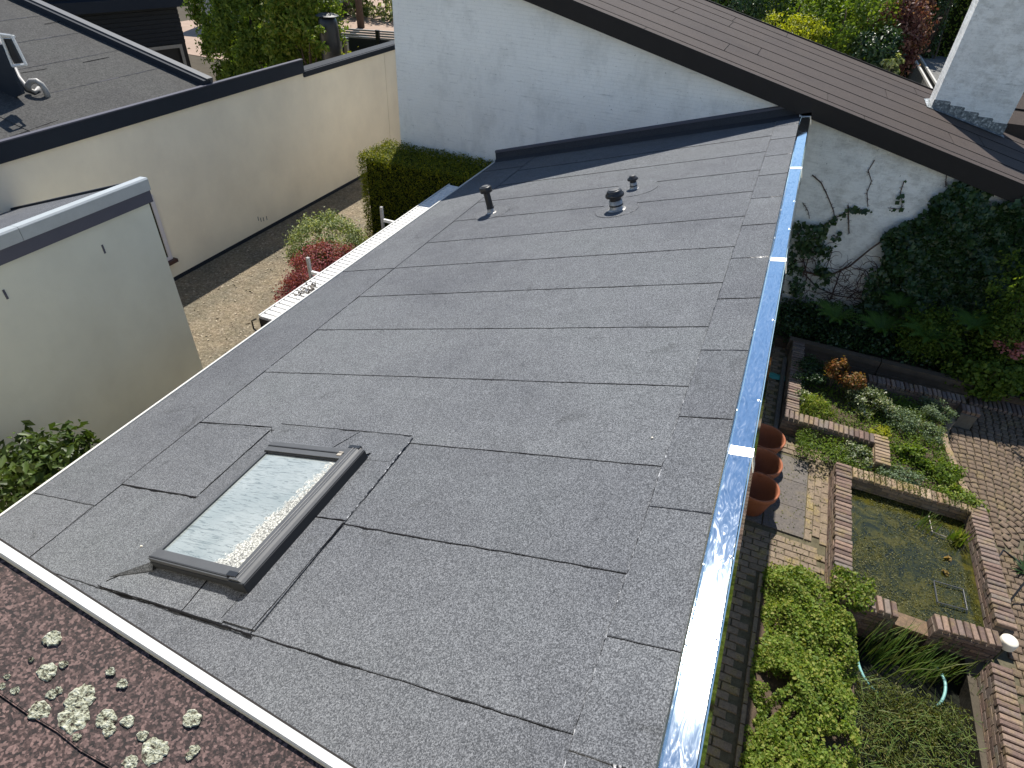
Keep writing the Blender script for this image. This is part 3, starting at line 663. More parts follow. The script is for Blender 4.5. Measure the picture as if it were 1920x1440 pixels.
# ================================================================== WHITE HOUSE (gable wall, brown roof, chimney)
GY = 12.6; FY = 12.40
ga, gb = ony(1380, 128, FY), ony(1920, 349, FY); KG = (gb-ga)[2]/(gb-ga)[0]
def gz(x): return ga[2]+(x-ga[0])*KG
wh = empty('white_house', (0, 15, 0), 'white painted house with a sloping brown felt roof and big chimney', 'house')
b = MB(); b.prism([(-7.95, 0), (9, 0), (9, gz(9)-.2), (-7.95, gz(-7.95)-.2)], GY, 17.9, 1); b.build('wall', WHITE, wh)
b = MB(); b.prism([(-8.3, gz(-8.3)-.27), (9.3, gz(9.3)-.27), (9.3, gz(9.3)-.012), (-8.3, gz(-8.3)-.012)], FY+.02, 18.02, 1); b.build('roof_deck', FASCIA_BROWN, wh)
b = MB(); b.prism([(-8.3, gz(-8.3)-.29), (9.3, gz(9.3)-.29), (9.3, gz(9.3)+.022), (-8.3, gz(-8.3)+.022)], FY, FY+.024, 1); b.build('fascia_board', FASCIA_BROWN, wh)
SG = math.atan(KG); cg = math.cos(SG)
WMx = Matrix.Translation((0, FY, gz(0))) @ Matrix.Rotation(-SG, 4, 'Y')
wroof = empty('roof', parent=wh, mat=WMx)
rows = [.03, .34, .95, 1.75, 2.6, 3.45, 4.25, 4.95]
offs = rnd.Random(3) if hasattr(rnd, 'Random') else random.Random(3)
for i, a in enumerate(rows):
    b_ = rows[i+1] if i+1 < len(rows) else 5.62
    cuts = [-8.5]; x = -8.5+offs.uniform(.5, 3.5)
    while x < 9.3: cuts.append(x); x += offs.uniform(3.2, 5.6)
    cuts.append(9.5)
    for c0, c1 in zip(cuts[:-1], cuts[1:]):
        sheet(c0+.006, c1-.006, a, b_, parent=wroof, mat=BROWN_FAR, rise=.010, wa=.002, under=.03)
    seam((-8.5, a-.005), (9.5, a-.005), .004, .018, BEAD_DARK, .002, wroof)
b = MB(); b.box((-8.5, 5.60, -.1), (9.5, 5.64, .03)); b.build('eave_trim', FASCIA_BROWN, wroof, local=True)
# chimney
nG = (-math.sin(SG), 0, math.cos(SG)); pG = (0, FY, gz(0))
c0 = onp(1746, 203, nG, pG); c1 = onp(1873, 262, nG, pG); CY = c0[1]
cx0 = ony(1746, 203, CY)[0]; cx1 = ony(1873, 262, CY)[0]; ce = onp(1733, 197, nG, pG)
cd = .62
ch = empty('chimney', parent=wh, mat=Matrix.Translation((cx0, CY, gz(cx0))))
b = MB(); b.prism([(cx0, gz(cx0)-.05), (cx1, gz(cx1)-.05), (cx1, gz(cx0)+3.6), (cx0, gz(cx0)+3.6)], CY, CY+cd, 1); b.build('shaft', WHITE, ch)
b = MB(); n = 5
for k in range(n):
    xa = cx0+(cx1-cx0)*k/n; xb = cx0+(cx1-cx0)*(k+1)/n+.015; zt = gz(xa)+.17
    b.prism([(xa-.01, gz(xa)+.005), (xb, gz(xb)+.005), (xb, zt-.02), (xb-.02, zt), (xa-.01, zt)], CY-.012-.003*(k % 2), CY, 1)
b.build('stepped_flashing', LEAD, ch)
b = MB(); b.add([(cx0-.06, CY-.12, gz(cx0-.06)+.016), (cx1+.04, CY-.12, gz(cx1+.04)+.016), (cx1+.04, CY, gz(cx1+.04)+.03), (cx0-.06, CY, gz(cx0-.06)+.03)], [(0, 1, 2, 3)])
b.add([(cx0-.10, CY-.12, gz(cx0-.1)+.017), (cx0, CY-.12, gz(cx0)+.017), (cx0-.004, CY+cd, gz(cx0)+.06), (cx0-.10, CY+cd, gz(cx0-.1)+.02)], [(0, 1, 2, 3)]); b.build('apron_flashing', LEAD, ch)
# lower pink-brown roof behind and right of the chimney
lr = empty('rear_roof', (6, 20, 0), 'pinkish brown felt roof lying right of the chimney', 'roof')
b = MB(); b.prism([(16.45, 2.0), (16.45, 3.5), (19.2, 4.6), (19.2, 2.0)], 4.02, 12, 0); b.build('roof_covering', BROWN_FAR, lr)
for k in range(4): b = MB(); b.box((4.0, 16.9+k*.6, 3.5+(.45+k*.6)*.4+.0), (12, 16.93+k*.6, 3.5+(.45+k*.6)*.4+.03)); b.build('seam', BEAD_DARK, lr)

# ================================================================== BEIGE HOUSE (left, across the yard)
BX = -10.775
bh = empty('beige_house', (-14, 4, 0), 'beige rendered house with a dark fascia and grey felt roof', 'house')
b = MB(); b.box((BX-.3, -8, 0), (BX, 10.3, 3.2)); b.box((-24, 10.05, 0), (BX-.3, 10.3, 3.2)); b.build('wall', BEIGE, bh)
b = MB(); b.box((BX, -8, 0), (BX+.012, 17.2, .10)); b.build('plinth', FASCIA, bh)
zt, zb = 3.43, 3.15
b = MB(); b.box((BX-.05, -8, zb), (BX+.06, 12.95, zt)); b.build('fascia_board', FASCIA, bh)
b = MB(); b.box((BX-.02, -8, zt), (BX+.07, 12.95, zt+.02)); b.build('fascia_trim', FASCIA_GREY, bh)
KL = -.2155
def lz(x): return zt-.012+(x-(BX-.05))*KL
LMx = Matrix.Translation((BX-.05, 0, zt-.012)) @ Matrix.Rotation(-math.atan(KL), 4, 'Y')
lroof = empty('roof', parent=bh, mat=LMx)
for a, c in ((-8, 0), (0, 3.2), (3.2, 6.4), (6.4, 9.95)):
    sheet(-14, -.0, a, c, parent=lroof, mat=GREY_ROOF, rise=.012, wa=.003, under=.02)
b = MB(); b.box((-14, -8, -.25), (0, 9.95, -.02)); b.build('roof_deck', FASCIA, lroof, local=True)
b = MB(); b.box((-14, 9.95, -.25), (.05, 10.12, .12)); b.build('upstand', FASCIA, lroof, local=True)
b = MB(); b.box((-14, 10.12, .05), (.06, 10.18, .15)); b.box((-14, 10.03, .12), (.06, 10.12, .15)); b.build('upstand_coping', GREYMET, lroof, local=True)
nL = (-math.sin(math.atan(KL)), 0, math.cos(math.atan(KL))); pL = LMx.translation
for a, c in (((83, 46), (125, 39)), ((155, 118), (205, 108)), ((40, 138), (88, 130)), ((0, 265), (110, 226))):
    A = LMx.inverted() @ Vector(onp(*a, nL, pL)); B = LMx.inverted() @ Vector(onp(*c, nL, pL))
    seam((A.x, A.y), (B.x, B.y), .012, .022, BEAD_DARK, .002, lroof)
for k in range(9):
    x = -1.0-k*1.0; seam((x, -6), (x-.0, 9.9), .010, .008, FASCIA_GREY, .006, lroof, gap=.2)
# window in the beige wall
wy0, wy1, wz0, wz1 = 6.9, 8.06, .50, 1.86
wi = empty('window', parent=bh, mat=Matrix.Translation((BX, (wy0+wy1)/2, wz0)))
b = MB(); b.box((BX, wy1-.08, wz0), (BX+.035, wy1, wz1)); b.box((BX, wy0, wz0), (BX+.035, wy0+.08, wz1)); b.box((BX, wy0+.08, wz0), (BX+.035, wy1-.08, wz0+.07)); b.box((BX, wy0+.08, wz1-.07), (BX+.035, wy1-.08, wz1)); b.build('frame', FRAMEW, wi)
b = MB(); b.box((BX, wy0+.08, wz0+.07), (BX+.012, wy1-.08, wz1-.07)); b.build('pane', WINGLASS, wi)
b = MB(); b.box((BX, wy0-.03, wz0-.07), (BX+.11, wy1+.05, wz0-.002)); b.build('sill', SILL, wi)
# vents in the render
for px, py in ((484, 410), (489, 412), (494, 411), (500, 409)):
    P = onx(px, py, BX); b = MB(); b.box((BX, P[1]-.008, P[2]-.05), (BX+.004, P[1]+.008, P[2]+.05)); b.build('weep_slot', FASCIA_GREY, bh)
# elbow pipe on the grey roof
e0 = Vector(onp(90, 182, nL, pL)); 
ep = MB(); ep.tube([e0+Vector(q) for q in ((0, 0, -.02), (0, 0, .12), (-.01, -.02, .20), (-.06, -.05, .255), (-.13, -.1, .25), (-.18, -.14, .19), (-.19, -.15, .13))], .047, 12)
ep.build('elbow_pipe', PALEMET, bh, True)
# freestanding wall running on to the white house
gw = empty('garden_wall', (BX-.1, 14, 0), 'beige rendered wall with dark coping stepping down beside the white house', 'wall')
b = MB(); b.box((BX-.25, 10.30, 0), (BX, 12.96, 3.19)); b.box((BX-.25, 12.96, 0), (BX, 16.49, 3.08)); b.box((BX-.25, 16.505, 0), (BX, 18.5, 3.08)); b.build('render', BEIGE, gw)
b = MB(); b.box((BX-.28, 12.96, 3.05), (BX+.04, 18.5, 3.13)); b.box((BX-.25, 12.96, 3.13), (BX+.07, 18.5, 3.18)); b.build('coping', FASCIA, gw)
b = MB(); b.box((BX-.28, 12.96, 3.18), (BX+.02, 18.5, 3.19)); b.build('coping_top', FASCIA, gw)

# air conditioner on the grey roof with its hose
A = onp(40, 190, nL, pL)
acb = Vector((A[0], A[1], lz(A[0])))
ac = empty('air_conditioner', acb, 'dark air conditioner in a white frame on the grey roof', 'air conditioner')
def atd(px, py, like):          # point on the sight line at the same distance as another point
    r = ray(px, py); r /= np.linalg.norm(r); return CAMP+r*np.linalg.norm(np.array(like)-CAMP)
yA = A[1]
def AY(px, py, dy=0): return Vector(ony(px, py, yA+dy))
b = MB()
fr = [AY(-90, 50), AY(0, 66), AY(46, 188), AY(-90, 205)]
def slab(mb, pts, dy):
    n = len(pts); v = [tuple(p) for p in pts]+[(p[0], p[1]+dy, p[2]) for p in pts]
    mb.add(v, [tuple(range(n))[::-1], tuple(range(n, 2*n))]+[(i, (i+1) % n, n+(i+1) % n, n+i) for i in range(n)])
slab(b, [AY(-60, 60), AY(0, 84), AY(18, 122), AY(42, 176), AY(0, 196), AY(-60, 215)], .05); b.build('housing', NAVY, ac)
b = MB(); T = [AY(0, 64, -.02), AY(22, 67, -.02), AY(49, 121, -.02), AY(24, 124, -.02)]
slab(b, [T[0], T[1], T[1]+Vector((0, 0, -.03)), T[0]+Vector((0, 0, -.03))], .05)
for a_, c_ in ((T[0], T[3]), (T[1], T[2]), (T[3], T[2]), (T[0], T[1])): b.tube([a_, c_], .022, 6)
b.build('frame', WHITE_PLASTIC, ac)
b = MB(); slab(b, [AY(4, 72, -.0), AY(18, 73, -.0), AY(40, 118, -.0), AY(26, 120, -.0)], .05); b.build('grille', BLACKP, ac)
hs = empty('drain_hose', e0, 'grey hose curling from the air conditioner over the roof', 'hose')
pts = [Vector(onp(px, py, nL, pL))+Vector((0, 0, h)) for px, py, h in ((22, 130, .5), (32, 140, .25), (40, 155, .08), (55, 172, .04), (68, 177, .04), (76, 172, .06))]
b = MB(); b.tube(pts, .035, 7); b.build('hose_tube', PALEMET, hs, True)

# ================================================================== GARAGE (grey-green wall, left foreground)
GX = -7.6
cp = onx(268, 333, GX)
gy1, gzt = cp[1], cp[2]
gh = empty('garage', (GX-1.5, 0, 0), 'grey-green rendered garage with a pale metal coping and sloping roof', 'garage')
z1 = onx(0, 462, GX)[2]; z2 = onx(0, 496, GX)[2]
zlow = gzt-(GX-BX)*.335
b = MB(); b.prism([(GX-.02, 0), (GX-.02, gzt-.12), (BX+.03, zlow-.1), (BX+.03, 0)], -7, gy1-.02, 1); b.build('wall', GREYG, gh)
b = MB(); b.box((GX-.02, -7, z2), (GX+.03, gy1+.02, z1)); b.build('fascia_board', FASCIA_GREY, gh)
b = MB()
for a, c in ((-7, .6), (.605, 3.9), (3.905, gy1+.03)): b.prism([(GX+.045, z1-.02), (GX+.045, gzt-.02), (GX+.03, gzt), (GX-.09, gzt-.012), (GX-.09, z1)], a, c, 1)
b.build('coping', COPING, gh)
GMx = Matrix.Translation((GX-.09, 0, gzt-.07)) @ Matrix.Rotation(-math.atan(.335), 4, 'Y')
groof = empty('roof', parent=gh, mat=GMx)
for a, c in ((-7, 2.2), (2.2, 3.9), (3.9, gy1-.05)): sheet(-3.28, 0, a, c, parent=groof, mat=FELT, rise=.012, wa=.003, under=.02, bead=BEAD_DARK)
b = MB(); b.box((-3.28, gy1-.06, -.05), (0, gy1+.0, .03)); b.build('roof_edge', FASCIA, groof, local=True)
P = onp(10, 386, (-math.sin(math.atan(.335)), 0, math.cos(math.atan(.335))), GMx.translation)
b = MB(); b.box((P[0]-.35, P[1]-.5, P[2]-.05), (P[0]+.05, P[1]+.05, P[2]+.12)); b.box((P[0]-.38, P[1]-.53, P[2]+.12), (P[0]+.08, P[1]+.08, P[2]+.15)); b.build('roof_hatch', FASCIA, gh)
for px, py in ((194, 467), (10, 552)):
    P = onx(px, py, GX-.02); b = MB(); b.box((GX-.02, P[1]-.012, P[2]-.06), (GX-.014, P[1]+.012, P[2]+.06)); b.build('weep_slot', FASCIA_GREY, gh)

# ================================================================== YARD: canopy strip, brackets, hedge, shrubs
cn = empty('ribbed_canopy', (-5.65, 8.2, 0), 'narrow white ribbed canopy strip below the low eave', 'canopy')
zc = 2.0; ca, cb_ = 5.42, 11.05
nrib = 56
for i in range(nrib):
    y = ca+(cb_-ca)*i/nrib; p = (cb_-ca)/nrib
    b = MB(); b.prism([(y, zc), (y+p*.06, zc+.018), (y+p*.70, zc+.018), (y+p*.76, zc), (y+p, zc), (y+p, zc-.006), (y, zc-.006)], -5.86, -5.32, 0)
    if i == 0: rib_me = b.mesh('rib', WHITE_PLASTIC); y00 = y
    link('rib', rib_me, cn, Matrix.Translation((0, y-y00, 0)))
b = MB(); b.box((-5.885, ca, zc-.09), (-5.862, cb_, zc+.03)); b.build('front_rail', WHITE_TRIM, cn)
b = MB(); b.box((-5.86, ca-.03, zc-.16), (-5.32, ca-.002, zc+.0)); b.box((-5.80, ca, zc-.3), (-5.74, ca+.06, zc-.02)); b.box((-5.8, ca, 0), (-5.74, ca+.06, zc-.3)); b.build('end_beam', FASCIA_BROWN, cn)
b = MB(); b.tube([(-5.90, ca-.04, zc-.02), (-5.97, ca-.06, zc-.06), (-5.98, ca-.05, zc-.2), (-5.90, ca-.04, zc-.26)], .012, 6); b.build('hook', BLACKP, cn)
P = onz(578, 547, zc+.03)
mb_, q_ = ell((P[0], P[1], zc+.05), (.11, .17, .05), 160, 12, .3); o = leaves('leaf_litter', mb_, plain('dead_leaf', (.2, .18, .16), .9, .1, var=.5, scale=30), .04, None); tag(o, 'small heap of grey dead leaves on the white canopy strip', 'leaf litter')
for k, (px, py, lab) in enumerate(((577, 483, 'nearer white post with side arm beside the canopy strip'), (715, 388, 'farther white post with side arm beside the canopy strip'))):
    T = onz(px, py, 2.25)
    t = empty('bracket_post', (T[0], T[1], 0), lab, 'post', 'white posts along the canopy strip')
    b = MB(); b.box((T[0]-.022, T[1]-.022, 0), (T[0]+.022, T[1]+.022, 2.25)); b.build('post', PALEMET, t)
    b = MB(); b.box((T[0]+.03, T[1]-.02, 1.98), (-5.887, T[1]+.02, 2.03)); b.build('arm', WHITE_PLASTIC, t)

def hedge(name, a, b, n, mat, size, label, cat='hedge', rg=.03):
    c = ((a[0]+b[0])/2, (a[1]+b[1])/2, a[2]); t = empty(name, c, label, cat)
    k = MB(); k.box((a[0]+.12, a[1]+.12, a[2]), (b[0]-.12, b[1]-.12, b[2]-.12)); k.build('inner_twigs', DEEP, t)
    P, q = boxpts(a, b, n, rg); leaves('foliage', P, mat, size, t, q, spread=.7)
    return t
hedge('clipped_hedge', (-8.28, 11.35, 0), (-5.55, 12.52, 2.12), 60000, L_HEDGE, .034, 'tall clipped yew hedge against the white gable wall')
P, q = ell((-8.12, 9.75, .62), (.78, .78, .68), 15000, 260, .09, .8)
t = empty('round_shrub', (-8.12, 9.75, 0), 'round pale variegated shrub between hedge and red bush', 'shrub')
leaves('foliage', P, L_VARI, .045, t, q); b = MB(); b.tube([(-8.12, 9.75, 0), (-8.1, 9.7, .5)], [.04, .02], 6)
for k in range(14): a = rnd.uniform(0, 6.28); b.tube([(-8.12, 9.75, .1), (-8.12+.3*math.cos(a), 9.75+.3*math.sin(a), .5), (-8.12+.6*math.cos(a), 9.75+.6*math.sin(a), .9)], [.02, .012, .004], 4)
b.build('stems', BARK, t)
P1, q1_ = ell((-7.45, 8.75, .72), (.55, .85, .5), 11000, 170, .1, .7); P2, q2_ = ell((-7.05, 7.75, .72), (.5, .65, .5), 7000, 110, .12, .7)
t = empty('red_shrub', (-7.5, 8.3, 0), 'low dark red barberry bush beside the canopy strip', 'shrub')
leaves('foliage', np.vstack([P1, P2]), L_RED, .04, t, np.vstack([q1_, q2_])); b = MB()
for k in range(10): a = rnd.uniform(0, 6.28); b.tube([(-7.5, 8.3, 0), (-7.5+.4*math.cos(a), 8.3+.4*math.sin(a), .5)], [.02, .006], 4)
b.build('stems', BARK, t)
P, q = ell((-6.75, 10.4, .5), (.5, .9, .45), 2500, 60, .12, .6)
t = empty('low_shrub', (-6.75, 10.4, 0), 'thin dark shrub growing under the hedge by the farther post', 'shrub'); leaves('foliage', P, L_GREY, .045, t, q)
b = MB()
for k in range(8): a = rnd.uniform(0, 6.28); b.tube([(-6.75, 10.4, 0), (-6.75+.3*math.cos(a), 10.4+.5*math.sin(a), .6)], [.015, .005], 4)
b.build('stems', BARK, t)
# laurel by the garage wall
PP = []; QQ = []; b = MB()
for px, py, z, r in ((130, 835, 1.55, .26), (85, 870, 1.6, .3), (60, 905, 1.55, .28), (25, 850, 1.5, .3), (30, 910, 1.2, .4), (110, 880, 1.1, .35), (0, 940, 1.3, .35), (-30, 900, 1.4, .4)):
    c = onz(px, py, z); P, q = ell(c, (r, r, r*.8), 230, 14, .28, .4); PP.append(P); QQ.append(q); b.tube([(-6.9, 2.8, 0), ((c[0]-6.9)/2, (c[1]+2.8)/2, z*.6), tuple(c)], [.03, .02, .008], 5)
t = empty('laurel_bush', (-6.9, 2.8, 0), 'glossy laurel bush between the garage wall and the low eave', 'bush')
leaves('foliage', np.vstack(PP), leafmat('laurel_leaf', [(.03, .05, .012), (.05, .085, .02), (.085, .12, .03)], .25, .45, .25), .11, t, np.vstack(QQ), aspect=.5, spread=.6); b.build('stems', BARK, t)

n_ = 1400
P = np.c_[nr.uniform(-10.6, -6.2, n_), nr.uniform(4, 12, n_), nr.uniform(.022, .035, n_)]
o = leaves('yard_litter', P, plain('pale_litter', (.34, .29, .22), .95, .1, var=.6, scale=40), .05, None, spread=.4); tag(o, 'pale bits of gravel and dry leaves on the yard', kind='stuff')
n_ = 500
P = np.c_[nr.uniform(1.3, 2.12, n_), nr.uniform(5.9, 8.7, n_), nr.uniform(.042, .05, n_)]
o = leaves('patio_litter', P, L_OLIVE, .022, None, spread=.4); tag(o, 'tiny leaves and moss tufts on the patio bricks', kind='stuff')
# ================================================================== BEYOND THE BEIGE WALL
tree('hornbeam_tree', (-16.6, 17.0, 0), 5, [((-15.75, 17, 3.0), (2.1, 1.1, 2.6)), ((-15.0, 16.6, 1.8), (1.9, 1.0, 1.4)), ((-14.3, 16.9, 3.2), (1.2, .9, 1.6))], L_MID, 80000, .105, 'broad clipped green tree left of the maple behind the beige wall', clumps=260, cs=.07, trunk_r=.1, shell=.8, spread=.5)
tree('acer_tree', (-13.1, 16.0, 0), 6, [((-12.9, 16, 4.0), (1.15, .9, 1.2)), ((-13.6, 15.9, 3.2), (.8, .7, .7)), ((-12.3, 15.8, 3.3), (.5, .6, .45)), ((-13.0, 15.9, 5.0), (1.2, 1., .8)), (tuple(ony(604, 74, 14.9)), (.42, .3, .32))], L_BRIGHT, 24000, .10, 'bright green leafy tree with a slim trunk above the dark coping', clumps=170, cs=.12, trunk_r=.07)
P, q = ell((-11.7, 16.2, 2.75), (.42, .5, .42), 1500, 36, .16, .6); t = empty('golden_shrub', (-11.7, 16.2, 0), 'small yellow-green shrub peeping over the beige wall', 'shrub'); leaves('foliage', P, L_YELL, .08, t, q)
b = MB(); b.tube([(-11.7, 16.2, 0), (-11.7, 16.2, 2.7)], [.05, .02], 6); b.build('stems', BARK, t)
# fence posts
for k, (px, py) in enumerate(((606, 72), (619, 75), (636, 74), (648, 73))):
    T = ony(px, py, 16.9); t = empty('timber_post', (T[0], T[1], 0), ['timber post nearest the bright green tree', 'second timber post from the bright green tree', 'third timber post from the bright green tree', 'timber post nearest the yellow-green shrub'][k], 'post', 'timber posts behind the beige wall')
    b = MB(); b.box((T[0]-.05, T[1]-.05, 0), (T[0]+.05, T[1]+.05, T[2])); b.build('shaft', WOODL, t); b = MB(); b.box((T[0]-.07, T[1]-.07, T[2]), (T[0]+.07, T[1]+.07, T[2]+.04)); b.build('post_cap', GREYMET, t)
pg = empty('slatted_screen', (-11, 20, 0), 'dark pergola of thin pale rails behind the beige wall', 'pergola')
for k in range(4):
    A_ = ony(625, 53+k*4.6, 19.5+.0*k); B_ = ony(760, 62+k*4.6, 19.5)
    b = MB(); A_[2] += 0; v = Vector(B_-A_); b.tube([A_, B_], .034, 4); b.build('rail', PALEMET, pg)
b = MB(); b.box((-16.5, 19.6, 0), (-8, 19.7, ony(690, 70, 19.6)[2])); b.build('backing_panel', NAVY, pg)
A_ = ony(711, 62, 19.5); b = MB(); b.box((A_[0]-.06, 19.36, 0), (A_[0]+.06, 19.44, A_[2]+.1)); b.build('post', BLACKP, pg)
# black rounded bin
c = ony(614, 36, 15.4); bn = empty('black_bin', (c[0], c[1], 0), 'black rounded garden cabinet between tree and path', 'cabinet')
b = MB(); b.lathe([(.42, 0), (.42, c[2]-.25), (.40, c[2]-.05), (.3, c[2]+.08), (.12, c[2]+.14), (0, c[2]+.15)], Matrix.Translation((c[0], c[1], 0)) @ Matrix.Diagonal((.62, .62, 1, 1)), 24); b.build('body', BLACKP, bn, True)
b = MB(); b.lathe([(.3, c[2]+.082), (.2, c[2]+.125), (.1, c[2]+.15)], Matrix.Translation((c[0], c[1], .004)), 24); b.build('lid', GREYMET, bn, True)
# far white outbuilding
A_ = onz(600, 50, 0.02); B_ = onz(668, 22, 0.02)
ow = empty('far_outbuilding', tuple(A_), 'far pale outbuilding beyond the sunlit path', 'building')
dv = Vector(B_-A_).normalized(); nv = Vector((-dv.y, dv.x, 0))
b = MB(); q = [Vector(A_)-dv*2, Vector(B_), Vector(B_)+nv*6, Vector(A_)-dv*2+nv*6]
b.add([tuple(p) for p in q]+[(p.x, p.y, 5) for p in q], [(0, 1, 5, 4), (1, 2, 6, 5), (2, 3, 7, 6), (3, 0, 4, 7), (4, 5, 6, 7)]); b.build('wall', WHITEWALL, ow)
b = MB(); q = [Vector(A_)-dv*2-nv*.05, Vector(B_)-nv*.05]; b.add([tuple(p) for p in q]+[(p.x, p.y, .8) for p in q], [(0, 1, 3, 2)]); b.build('plinth', BLACKP, ow)
T = onz(677, 52, .02)
tree('far_tree', tuple(T), 9, [((T[0], T[1], 9.5), (2.6, 2.6, 1.8))], L_MID, 2500, .3, 'slim far tree standing on the sunlit path', trunk_r=.22, clumps=50)
T = onz(716, 14, .6)
P, q = ell(tuple(T+[0, 0, .6]), (2.6, 1.4, 1.5), 1800, 60, .16); t = empty('far_flowering_shrub', (T[0], T[1], 0), 'far pale flowering shrub at the end of the path', 'shrub'); leaves('foliage', P, L_VARI, .28, t, q)
dk = empty('dark_fence', (-20, 52, 0), 'dark tall fence closing the far garden', 'fence')
for k in range(40):
    b = MB(); b.box((-44+k*1.0, 56, 0), (-44+k*1.0+.95, 56.1, 6)); b.build('board', NAVY, dk)
# dark clad building upper left
sh = empty('dark_shed', (-22, 20, 0), 'dark blue building with horizontal cladding boards behind the grey roof', 'building')
m0 = np.cross(ray(150, 35), ray(335, 20)); th = math.atan2(-m0[0], m0[1])
pr_ = ony(340, 50, 20.5); pl = np.array([math.cos(th), math.sin(th), 0]); nn_ = np.array([pl[1], -pl[0], 0])
if nn_[1] > 0: nn_ = -nn_
base_r = np.array([pr_[0], pr_[1], 0])
def S(u, z, off=0): return tuple(base_r-pl*u*np.sign(pl[0])+nn_*off+np.array([0, 0, z]))
ztop = 6.2
zr = lambda py: onp(340, py, nn_, base_r)[2]
b = MB(); v = [S(0, 0), S(14, 0), S(14, ztop), S(0, ztop), S(0, 0, -5), S(14, 0, -5), S(14, ztop, -5), S(0, ztop, -5)]
b.add(v, [(0, 1, 2, 3), (4, 5, 6, 7), (0, 1, 5, 4), (1, 2, 6, 5), (2, 3, 7, 6), (3, 0, 4, 7)]); b.build('wall', BLACKP, sh)
z = zr(80); k = 0
while z < zr(12):
    b = MB(); v = [S(0, z, .02), S(14, z, .02), S(14, z+.12, .045), S(0, z+.12, .045), S(0, z+.12, 0), S(14, z+.12, 0), S(0, z, 0), S(14, z, 0)]
    b.add(v, [(0, 1, 2, 3), (3, 2, 5, 4), (0, 3, 4, 6), (0, 6, 7, 1)]); b.build('cladding_board', NAVY, sh); z += .145
b = MB(); zz = zr(8); v = [S(-.3, zz, .5), S(15, zz, .5), S(15, zz+.35, .5), S(-.3, zz+.35, .5), S(-.3, zz+.36, -5), S(15, zz+.36, -5), S(-.3, zz, 0), S(15, zz, 0)]
b.add(v, [(0, 1, 2, 3), (3, 2, 5, 4), (0, 6, 7, 1), (0, 3, 4, 6)]); b.build('roof_edge', FASCIA, sh)
b = MB(); v = [S(2.5, zr(88), .1), S(0.2, zr(88), .1), S(0.2, zr(88)+.12, .1), S(2.5, zr(88)+.12, .1), S(.2, 0, .1), S(.32, 0, .1), S(.32, zr(88), .1), S(.2, zr(88), .1)]
b.add(v, [(0, 1, 2, 3), (4, 5, 6, 7)]); b.build('pale_frame', WOODL, sh)

# ================================================================== BEYOND THE BROWN ROOF (top right)
def bush(name, px, py, y, r, mat, n, size, label, cat='shrub', clumps=60, cs=.14, shell=.5):
    c = ony(px, py, y); return tree(name, (c[0], c[1]+r[1]*.3, 0), c[2], [(tuple(c), r)], mat, n, size, label, cat, clumps=clumps, cs=cs, trunk_r=.05, stems=3, shell=shell)
bush('dark_shrub', 1400, 10, 21.5, (1.3, 1.1, 1.2), L_DARK, 6000, .09, 'dark green shrub leftmost beyond the brown roof')
bush('yellow_shrub', 1485, 62, 19.6, (.85, .5, .42), L_YELL, 3500, .07, 'low yellow-green shrub at the edge of the brown roof')
bush('green_shrub', 1500, 20, 22.0, (1.3, 1.1, 1.2), L_MID, 7000, .09, 'mid green shrub above the yellow-green one')
bush('green_shrub', 1575, 55, 20.6, (1.25, .9, 1.15), L_MID, 7000, .085, 'leafy green shrub in the middle beyond the brown roof')
bush('broadleaf_shrub', 1640, 98, 19.6, (.6, .6, .6), L_DARK, 3500, .09, 'dark broad-leaved shrub below the copper maple')
bush('copper_maple', 1690, 45, 20.6, (.72, .7, 1.15), L_MAPLE, 7500, .085, 'copper red maple left of the chimney', 'tree', 46, .13, .3)
bush('green_shrub', 1620, 0, 22.5, (1.3, 1.1, 1.2), L_BRIGHT, 7000, .09, 'pale green shrub behind the copper maple')
bush('broadleaf_shrub', 1672, 122, 18.9, (.22, .2, .2), L_VARI, 700, .08, 'tiny pale leafed plant under the maple', clumps=14)
hedge('tall_hedge', (2.2, 25.6, 0), (8.0, 26.8, 5.2), 30000, L_BRIGHT, .075, 'tall bright green hedge behind the chimney', rg=.07)
hedge('back_hedge', (-6, 25.0, 0), (3, 26.2, 6.6), 22000, L_MID, .11, 'tall green hedge closing the view at the top', rg=.12)
bush('conifer_shrub', 1772, 15, 25.0, (.3, .3, 1.7), L_DARK, 3000, .07, 'narrow dark conifer between maple and hedge', 'tree', 40)
ar = empty('small_flat_roof', (4, 19.5, 0), 'small grey flat roof with white edge boards left of the chimney', 'roof')
qs = [onz(*p, 3.3) for p in ((1717, 97), (1800, 97), (1800, 180), (1762, 172))]
b = MB(); v = [tuple(p) for p in qs]+[(p[0], p[1], 0) for p in qs]; b.add(v, [(0, 1, 2, 3)]+[(i, (i+1) % 4, 4+(i+1) % 4, 4+i) for i in range(4)]); b.build('roof_covering', SMALL_ROOF, ar)
for dx, nm in ((0, 'edge_board'), (-.2, 'gutter')):
    b = MB(); b.tube([qs[0]+[dx, 0, .03], qs[3]+[dx, 0, .03]], .035, 4); b.build(nm, WHITE_TRIM, ar)

